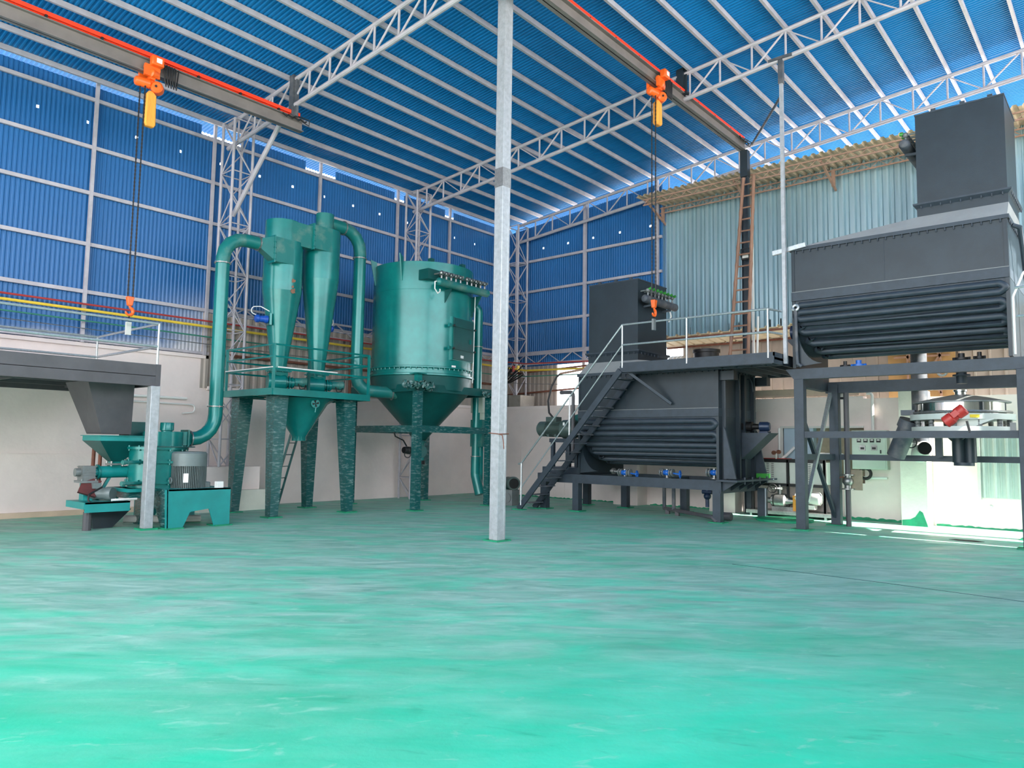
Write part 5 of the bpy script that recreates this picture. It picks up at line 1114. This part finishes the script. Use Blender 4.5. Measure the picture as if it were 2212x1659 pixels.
MB().tube([V(-1.6, 15.3, 5.6), V(-1.5, 15.35, 5.55), V(-1.5, 15.6, 5.3), V(-1.48, 16.0, 4.4)], .04, 8).build('cable_hose', 'grey_beam', t2)
for z in (3.95, 4.45): MB().tube([V(-1.58, 15.1, z), V(-.2, 15.1, z)], .022, 8).build('side_rail', 'galv', t2)
for px, py, m_ in ((1826, 791, 'black'), (1855, 789, 'bluevalve'), (2077, 775, 'black'), (2116, 772, 'black')):
    q = OY(px, py, 15.7); w = .09 if m_ != 'black' or px == 2077 else .06
    MB().cyl((q.x, q.y, q.z-.1), (q.x, q.y, q.z+.1), w*.6, n=14).cyl((q.x-w*1.6, q.y, q.z), (q.x+w*1.6, q.y, q.z), .03, n=8).cyl((q.x, q.y, q.z-.02), (q.x, q.y, q.z+.02), w*1.2, n=16).build('drain_valve', m_, t2)
q = OY(2077, 815, 16.1); MB().cyl((q.x, q.y, q.z-.12), (q.x, q.y, 3.3), .09, n=18).cyl((q.x, q.y, q.z+.02), (q.x, q.y, q.z+.05), .15, n=18).build('discharge_outlet', 'grey_beam', t2)
MB().torus((q.x-.3, q.y-.1, q.z+.12), (0, 1, 0), .08, .022, 20, 8).build('hose_loop', 'offwhite', t2)
# ================================================================== VIBRATING SIFTER
c = OY(2077, 905, 16.15); sc = c.x, c.y
def sz(py): return OY(2077, py, 16.15-.6).z
t = root('vibrating_sifter', 'round stainless vibrating sifter with red motor, sitting inside the dryer stand', 'sifter', (*sc, 1.95))
Rs = .78
zb, z1, z2, z3, z4 = 1.98, sz(906), sz(896), sz(868), sz(860)
MB().lathe([(Rs+.06, 1.99), (Rs+.06, 2.08)], (*sc, 0), n=48).build('base_ring', 'sifter', t)
for i in range(12):
    a = 2*PI*i/12; x, y = sc[0]+math.cos(a)*(Rs-.02), sc[1]+math.sin(a)*(Rs-.02)
    p_ = [V(x, y, 2.08+(z1-.02-2.08)*k/40) for k in range(41)]
    MB().tube([V(x+.038*math.cos(k*PI/4), y+.038*math.sin(k*PI/4), 2.08+(z1-2.08)*k/40) for k in range(41)], .010, 6).cyl((x, y, 2.06), (x, y, 2.12), .045, n=12).cyl((x, y, z1-.05), (x, y, z1), .045, n=12).build('spring', 'cast', t)
MB().lathe([(Rs+.08, z1), (Rs+.08, z2+.02), (Rs-.02, z2+.02)], (*sc, 0), n=56).build('drum_body', 'sifter', t)
MB().lathe([(Rs-.06, z2), (Rs-.06, z3)], (*sc, 0), n=56).build('screen_deck', 'chrome', t)
MB().torus((*sc, (z2*.75+z3*.25)), (0, 0, 1), Rs+.02, .022, 56, 8).build('clamp_ring', 'steel', t)
MB().lathe([(Rs+.02, z3), (Rs+.02, z3+.02), (Rs-.3, z3+.10), (.12, z3+.17)], (*sc, 0), n=48).build('cover', 'cast', t)
MB().lathe([(.1, z3+.14), (.1, z3+.22), (.12, z3+.23), (.12, z3+.26)], (*sc, 0), n=24).build('feed_spout', 'chrome', t)
q = OY(1974, 893, 15.9); MB().box(q.x-.22, sc[0]-Rs+.05, 15.85, 16.0, z2+.02, z2+.12).build('outlet_chute', 'grey_dusty', t)
q = OY(2062, 898, 15.3)
e = V(q.x, 15.32, q.z); ax = V(-.78, 0, -.62).normalized()
MB().lathe([(.08, -.21), (.11, -.19), (.11, -.05), (.09, -.03), (.09, .03), (.11, .05), (.11, .19), (.08, .21)], e, ax, 24).cbox(e+V(.02, -.08, .03), .12, .08, .1, ry=-.7).build('vibration_motor', 'redpaint', t)
MB().lathe([(.2, 0), (.2, .04)], e+V(0, .12, 0), (0, 1, 0), 28).build('motor_mount', 'offwhite', t)
MB().tube([e+V(.2, -.1, -.1), e+V(.24, -.1, -.3), e+V(.1, 0, -.42)], .02, 6).build('motor_cable', 'black', t)
q = OY(2105, 895, 15.33); yy_ = sc[1]-math.sqrt((Rs+.08)**2-(q.x-sc[0])**2)-.012; MB().cbox((q.x, yy_, (z1+z2)/2+.01), .15, .012, .055, rz=math.asin((q.x-sc[0])/(Rs+.08))).build('label_plate', 'yellow_label', t)
MB().prism([(sc[0]-.05, 15.45, z1), (sc[0]+.62, 15.45, z1), (sc[0]+.25, 15.45, 2.05), (sc[0]+.05, 15.45, 2.05)], (0, .3, 0)).build('lower_cone', 'sifter', t)
MB().box(-1.78, -1.70, 15.5, 15.6, 1.99, 2.14).build('junction_box', 'cast', t)
for dx, r_ in ((-.02, .12), (.16, .1)): MB().cyl((sc[0]+dx, 15.95, 1.42), (sc[0]+dx, 15.95, 1.99), r_, n=20).build('discharge_pipe', 'grey', t)
MB().cyl((sc[0]+.05, 15.95, 1.36), (sc[0]+.05, 15.95, 1.42), .17, n=20).build('pipe_flange', 'grey_beam', t)
# inclined chute, fan outlet, wheel
a, b = OY(1935, 985, 16.3), OY(1962, 920, 16.2)
t = root('reject_chute', 'inclined grey tube chute dropping left from the sifter through the stand', 'chute', (a.x, 16.3, a.z))
MB().cyl(a, b, .17, n=24).cyl(a.lerp(b, .93), b+(b-a).normalized()*.12, .20, n=24).build('tube', 'grey_dusty', t)
e = OY(1985, 872, 16.1); MB().bar(b+V(.12, 0, .05), V(e.x, 16.1, e.z), .05).build('strut', 'steel', t)
q = OY(1985, 967, 16.6); t = root('vertical_duct', 'tall dark round duct with a grilled side outlet behind the sifter', 'duct', (q.x, 17.4, 1.2))
c_ = OY(1988, 900, 17.4)
MB().tube([V(c_.x, 17.4, 4.9), V(c_.x, 17.4, 1.75)], .155, 24).build('duct_pipe', 'grey_dusty', t)
MB().tube([V(c_.x, 17.4, 1.8), V(c_.x, 17.3, 1.55), V(q.x+.02, 17.0, q.z)], .155, 24).build('outlet_elbow', 'offwhite', t)
dd_ = V(.25, -1, -.1).normalized()
MB().cyl(V(q.x+.02, 17.0, q.z), V(q.x+.02, 17.0, q.z)+dd_*.12, .125, n=28).build('outlet_grille', 'void', t)
q = OY(1965, 955, 16.9); mb = MB().torus((q.x, 16.9, q.z), (0, 1, .5), .13, .012, 28, 6)
for k in range(3): aa = 2*PI*k/3; mb.cyl((q.x, 16.9, q.z), (q.x+.13*math.cos(aa), 16.9-.05*math.sin(aa), q.z+.12*math.sin(aa)), .008, n=6)
mb.cyl((q.x, 16.9, q.z), (q.x+.05, 17.2, q.z+.12), .012, n=6).build('handwheel', 'black', cat='handwheel', label='thin black handwheel left of the grilled duct outlet')
# ================================================================== oil heater, pump, cabinets
h0, h1 = OY(1643, 990, 17.9), OY(1782, 1048, 17.9)
hx0, hx1 = -7.45, OY(1783, 1020, 17.9).x
zt, zb = OY(1700, 993, 17.9).z, OY(1700, 1048, 17.9).z
t = root('oil_heater', 'low wide white panelled oil heater in a black frame with a pump on its skid', 'heater', ((hx0+hx1)/2, 18.1, 0))
mb = MB()
for x in (hx0, (hx0+hx1)/2-.02, hx1-.04): mb.box(x, x+.05, 17.88, 17.93, .12, zt)
for z in (zb, zt-.04): mb.box(hx0, hx1, 17.88, 17.94, z-.03, z+.03)
mb.box(hx0, hx1, 17.9, 18.45, zt-.01, zt+.015)
for y in (17.88, 18.4): mb.box(hx1-.05, hx1, y, y+.05, .12, zt)
mb.build('frame', 'black', t)
w = (hx1-hx0)/2
for k in range(2):
    pb = MB().box(hx0+.05+k*w, hx0+w-.03+k*w, 17.9, 17.93, zb+.04, zt-.05).build('front_panel', 'offwhite', t)
    mb = MB()
    for j in range(10):
        for s in range(2):
            x = hx0+w*.42+k*w+s*.12; mb.box(x, x+.06, 17.894, 17.9, zb+.1+j*.045, zb+.112+j*.045)
    mb.build('vent_slots', 'void', pb)
MB().box(hx1-.01, hx1, 17.95, 18.4, zb+.04, zt-.05).build('side_panel', 'white', t)
MB().box(hx0-.1, hx1+.15, 17.75, 18.45, .06, .14).build('skid', 'steel', t)
for x in (hx0, hx1): MB().box(x, x+.05, 17.75, 17.8, 0, .06).build('skid_foot', 'steel', t)
q = OY(1683, 1082, 17.8)
mb = MB().lathe([(.16, -.14), (.17, -.1), (.17, .1), (.12, .14), (.07, .3)], (q.x, 17.95, q.z), (1, 0, 0), 24).cyl((q.x-.45, 17.95, q.z), (q.x-.14, 17.95, q.z), .07, n=16).cyl((q.x-.48, 17.95, q.z), (q.x-.44, 17.95, q.z), .14, n=20).cyl((q.x-.22, 17.95, q.z), (q.x-.17, 17.95, q.z), .14, n=20).box(q.x-.2, q.x+.5, 17.85, 18.05, .14, q.z-.14).build('pump', 'steel', t)
MB().box(q.x+.32, q.x+.58, 17.82, 18.08, .16, q.z+.14).build('coupling_guard', 'orange_guard', t)
q2 = OY(1748, 1078, 17.8); MB().lathe([(.13, -.35), (.14, -.3), (.14, .02), (.15, .04), (.15, .2), (.1, .24)], (q2.x, 17.95, q2.z), (1, 0, 0), 24).cbox((q2.x-.05, 17.95, q2.z-.2), .3, .2, .1).build('pump_motor', 'offwhite', t)
p = OY(1668, 1055, 17.7); mb = MB().torus((p.x, 17.72, p.z), (.2, -1, 0), .10, .014, 28, 8)
for k in range(3): aa = 2*PI*k/3+.5; mb.cyl((p.x, 17.72, p.z), (p.x+.1*math.cos(aa), 17.72, p.z+.1*math.sin(aa)), .010, n=6)
mb.build('handwheel', 'black', t); MB().cyl((p.x, 17.72, p.z), (p.x+.18, 17.9, p.z), .018, n=8).cyl((q.x-.02, 17.92, q.z+.15), (q.x-.02, 17.92, zb), .05, n=12).cyl((q.x-.02, 17.92, p.z-.03), (q.x-.02, 17.92, p.z+.03), .09, n=16).build('riser_valve', 'steel', t)
g = OY(1678, 978, 18.0); MB().cyl((g.x, 17.95, zt), (g.x, 17.95, g.z-.02), .02, n=8).build('gauge_pipe', 'offwhite', t)
for dx, dz in ((-.03, 0), (.09, .02)): MB().cyl((g.x+dx, 17.92, g.z+dz), (g.x+dx, 17.86, g.z+dz), .05, n=16).build('gauge', 'rust', t)
MB().box(hx0+.1, hx0+.85, 17.95, 18.3, zt+.015, zt+.03).build('red_cloth', 'redpaint', cat='cloth', label='flat red sheet lying on top of the white oil heater')
MB().tube(path([(g.x, 18.3, zt+.02), (g.x+.1, 18.35, zt+.1), (g.x+.25, 18.5, zt+.3)], .05), .035, 10).tube([V(-6.98, 18.5, zt), V(-6.98, 18.5, 2.15)], .03, 8).build('insulated_pipe', 'white', cat='pipe', label='white pipe rising left of the wall recess behind the oil heater')
q0, q1 = OY(1694, 924, 18.7), OY(1722, 990, 18.7)
MB().box(q0.x, q0.x+.75, 18.6, 18.84, .95, q0.z).build('blue_cabinet', 'palblue', cat='cabinet', label='pale blue cabinet standing in the wall recess above the oil heater')
run('white_pipe', [(-6.05, 18.5, 1.52), (-5.42, 18.5, 1.52), (-5.42, 18.5, .1)], .03, 'white', 'white pipe bending down between the front and back stand posts', 'pipe', .08)
# control cabinet
c0, c1 = OY(1842, 940, 18.4), OY(1925, 1015, 18.4)
t = root('control_cabinet', 'pale green-grey control cabinet with meters on the back wall behind the stand', 'control cabinet', ((c0.x+c1.x)/2, 18.4, c1.z))
ztc = OY(1842, 930, 18.4).z
MB().box(c0.x, c1.x-.05, 18.3, 18.56, c1.z, ztc).build('body', 'cabinet', t, bevel=.01)
dr_ = MB().box(c0.x+.03, c1.x-.08, 18.285, 18.30, c1.z+.03, ztc-.03).build('door', 'cabinet', t)
for i in range(4):
    q = OY(1856+14*i, 952, 18.3); MB().box(q.x-.045, q.x+.045, 18.27, 18.285, q.z-.04, q.z+.04).build('meter', 'black', dr_); MB().box(q.x-.03, q.x+.03, 18.268, 18.27, q.z+.0, q.z+.03).build('meter_dial', 'offwhite', dr_)
for px in (1864, 1889):
    q = OY(px, 968, 18.3); MB().box(q.x-.06, q.x+.06, 18.25, 18.285, q.z-.055, q.z+.055).build('recorder', 'steel', dr_); MB().box(q.x-.04, q.x+.04, 18.245, 18.25, q.z-.03, q.z+.02).build('display', 'black', dr_)
q = OY(1903, 975, 18.3); MB().box(q.x-.012, q.x+.012, 18.26, 18.285, q.z-.05, q.z+.03).build('door_handle', 'black', dr_)
# slender process pipe with valve
q = OZ(1834, 1137); x, y = q.x, q.y
t = root('drain_pipe', 'dark vertical pipe with a flanged ball valve standing behind the stand', 'pipe', (x, y, 0))
MB().cyl((x, y, 0), (x, y, 2.86), .055, n=16).build('pipe', 'brown_grey', t)
zv = OY(1832, 1040, y).z
MB().sphere((x, y, zv), .11, 16, 10).cyl((x, y, zv-.16), (x, y, zv+.16), .07, n=16).build('valve_body', 'steel', t)
for dz in (-.16, .14): MB().cyl((x, y, zv+dz-.012), (x, y, zv+dz+.012), .13, n=24).build('valve_flange', 'steel', t)
MB().tube([V(x, y, zv+.08), V(x-.14, y-.04, zv+.09), V(x-.17, y-.04, zv+.05), V(x-.17, y-.04, zv-.25)], .012, 6).build('lever', 'rust', t)
MB().box(x-.02, x+.28, y+.04, y+.06, zv-.18, zv+.25).build('backplate', 'recess', t)
run('white_pipe', [(-4.9, 18.48, 2.95), (-4.78, 18.48, 2.95), (-4.78, 18.48, 1.9)], .035, 'white', 'white vertical pipe bending over the top of the back wall near the cabinet', 'pipe', .08)
run('white_pipe', [(-5.4, 18.48, .98), (-4.5, 18.48, 1.0)], .03, 'white', 'white horizontal pipe low on the wall below the cabinet', 'pipe')
q = OY(1868, 1023, 18.3); MB().torus((q.x, 18.35, q.z), (0, 1, 0), .12, .035, 24, 10).build('hose_coil', 'black', cat='hose', label='coiled black hose under the control cabinet')
# white lit shutter, wall knob
s0, s1 = OY(2113, 945, 18.5), OY(2119, 1076, 18.5)
sheet(-2.68, -.2, .21, .04, (.66, 2.05), lambda u, w, h: (u, 18.53-h, w), prof=tp).build('ribbed_panel', 'sifter', cat='panel', label='ribbed pale metal panel set in the bright back wall at the right')
MB().box(-2.74, -2.68, 18.47, 18.56, .62, 2.05).build('panel_frame', 'offwhite', cat='frame', label='narrow pale edge strip left of the ribbed wall panel')
q = OY(2140, 1094, 18.5); MB().sphere((q.x, 18.5, q.z), .04, 12, 8).cyl((q.x, 18.5, q.z), (q.x, 18.56, q.z), .02, n=8).build('wall_stub', 'offwhite', cat='pipe stub', label='small pipe stub on the sunlit wall under the ribbed panel')
# floor items
q = OZ(1695, 1125); t = root('manhole_cover', 'large round green-painted cover disc flush by the stand post', 'manhole cover', (q.x, q.y, 0))
MB().lathe([(.62, 0), (.62, .045), (.60, .055)], (q.x, q.y, 0), n=56).build('disc', 'base_green', t)
q = OZ(2088, 1168); MB().prism([(q.x+dx, q.y+dy, .003) for dx, dy in ((-.28, -.02), (-.12, -.12), (.2, -.12), (.28, .0), (.1, .12), (-.18, .1))], (0, 0, .003)).build('drain_opening', 'void', cat='floor drain', label='small dark irregular opening in the floor near the sunlit strip')
# vertical wall post standing near the mezzanine conduit
run('white_conduit', [(-7.38, 18.12, 3.56), (-7.38, 18.25, 5.0)], .03, 'white', 'short white pipe behind the mezzanine right of the bamboo ladder', 'conduit')
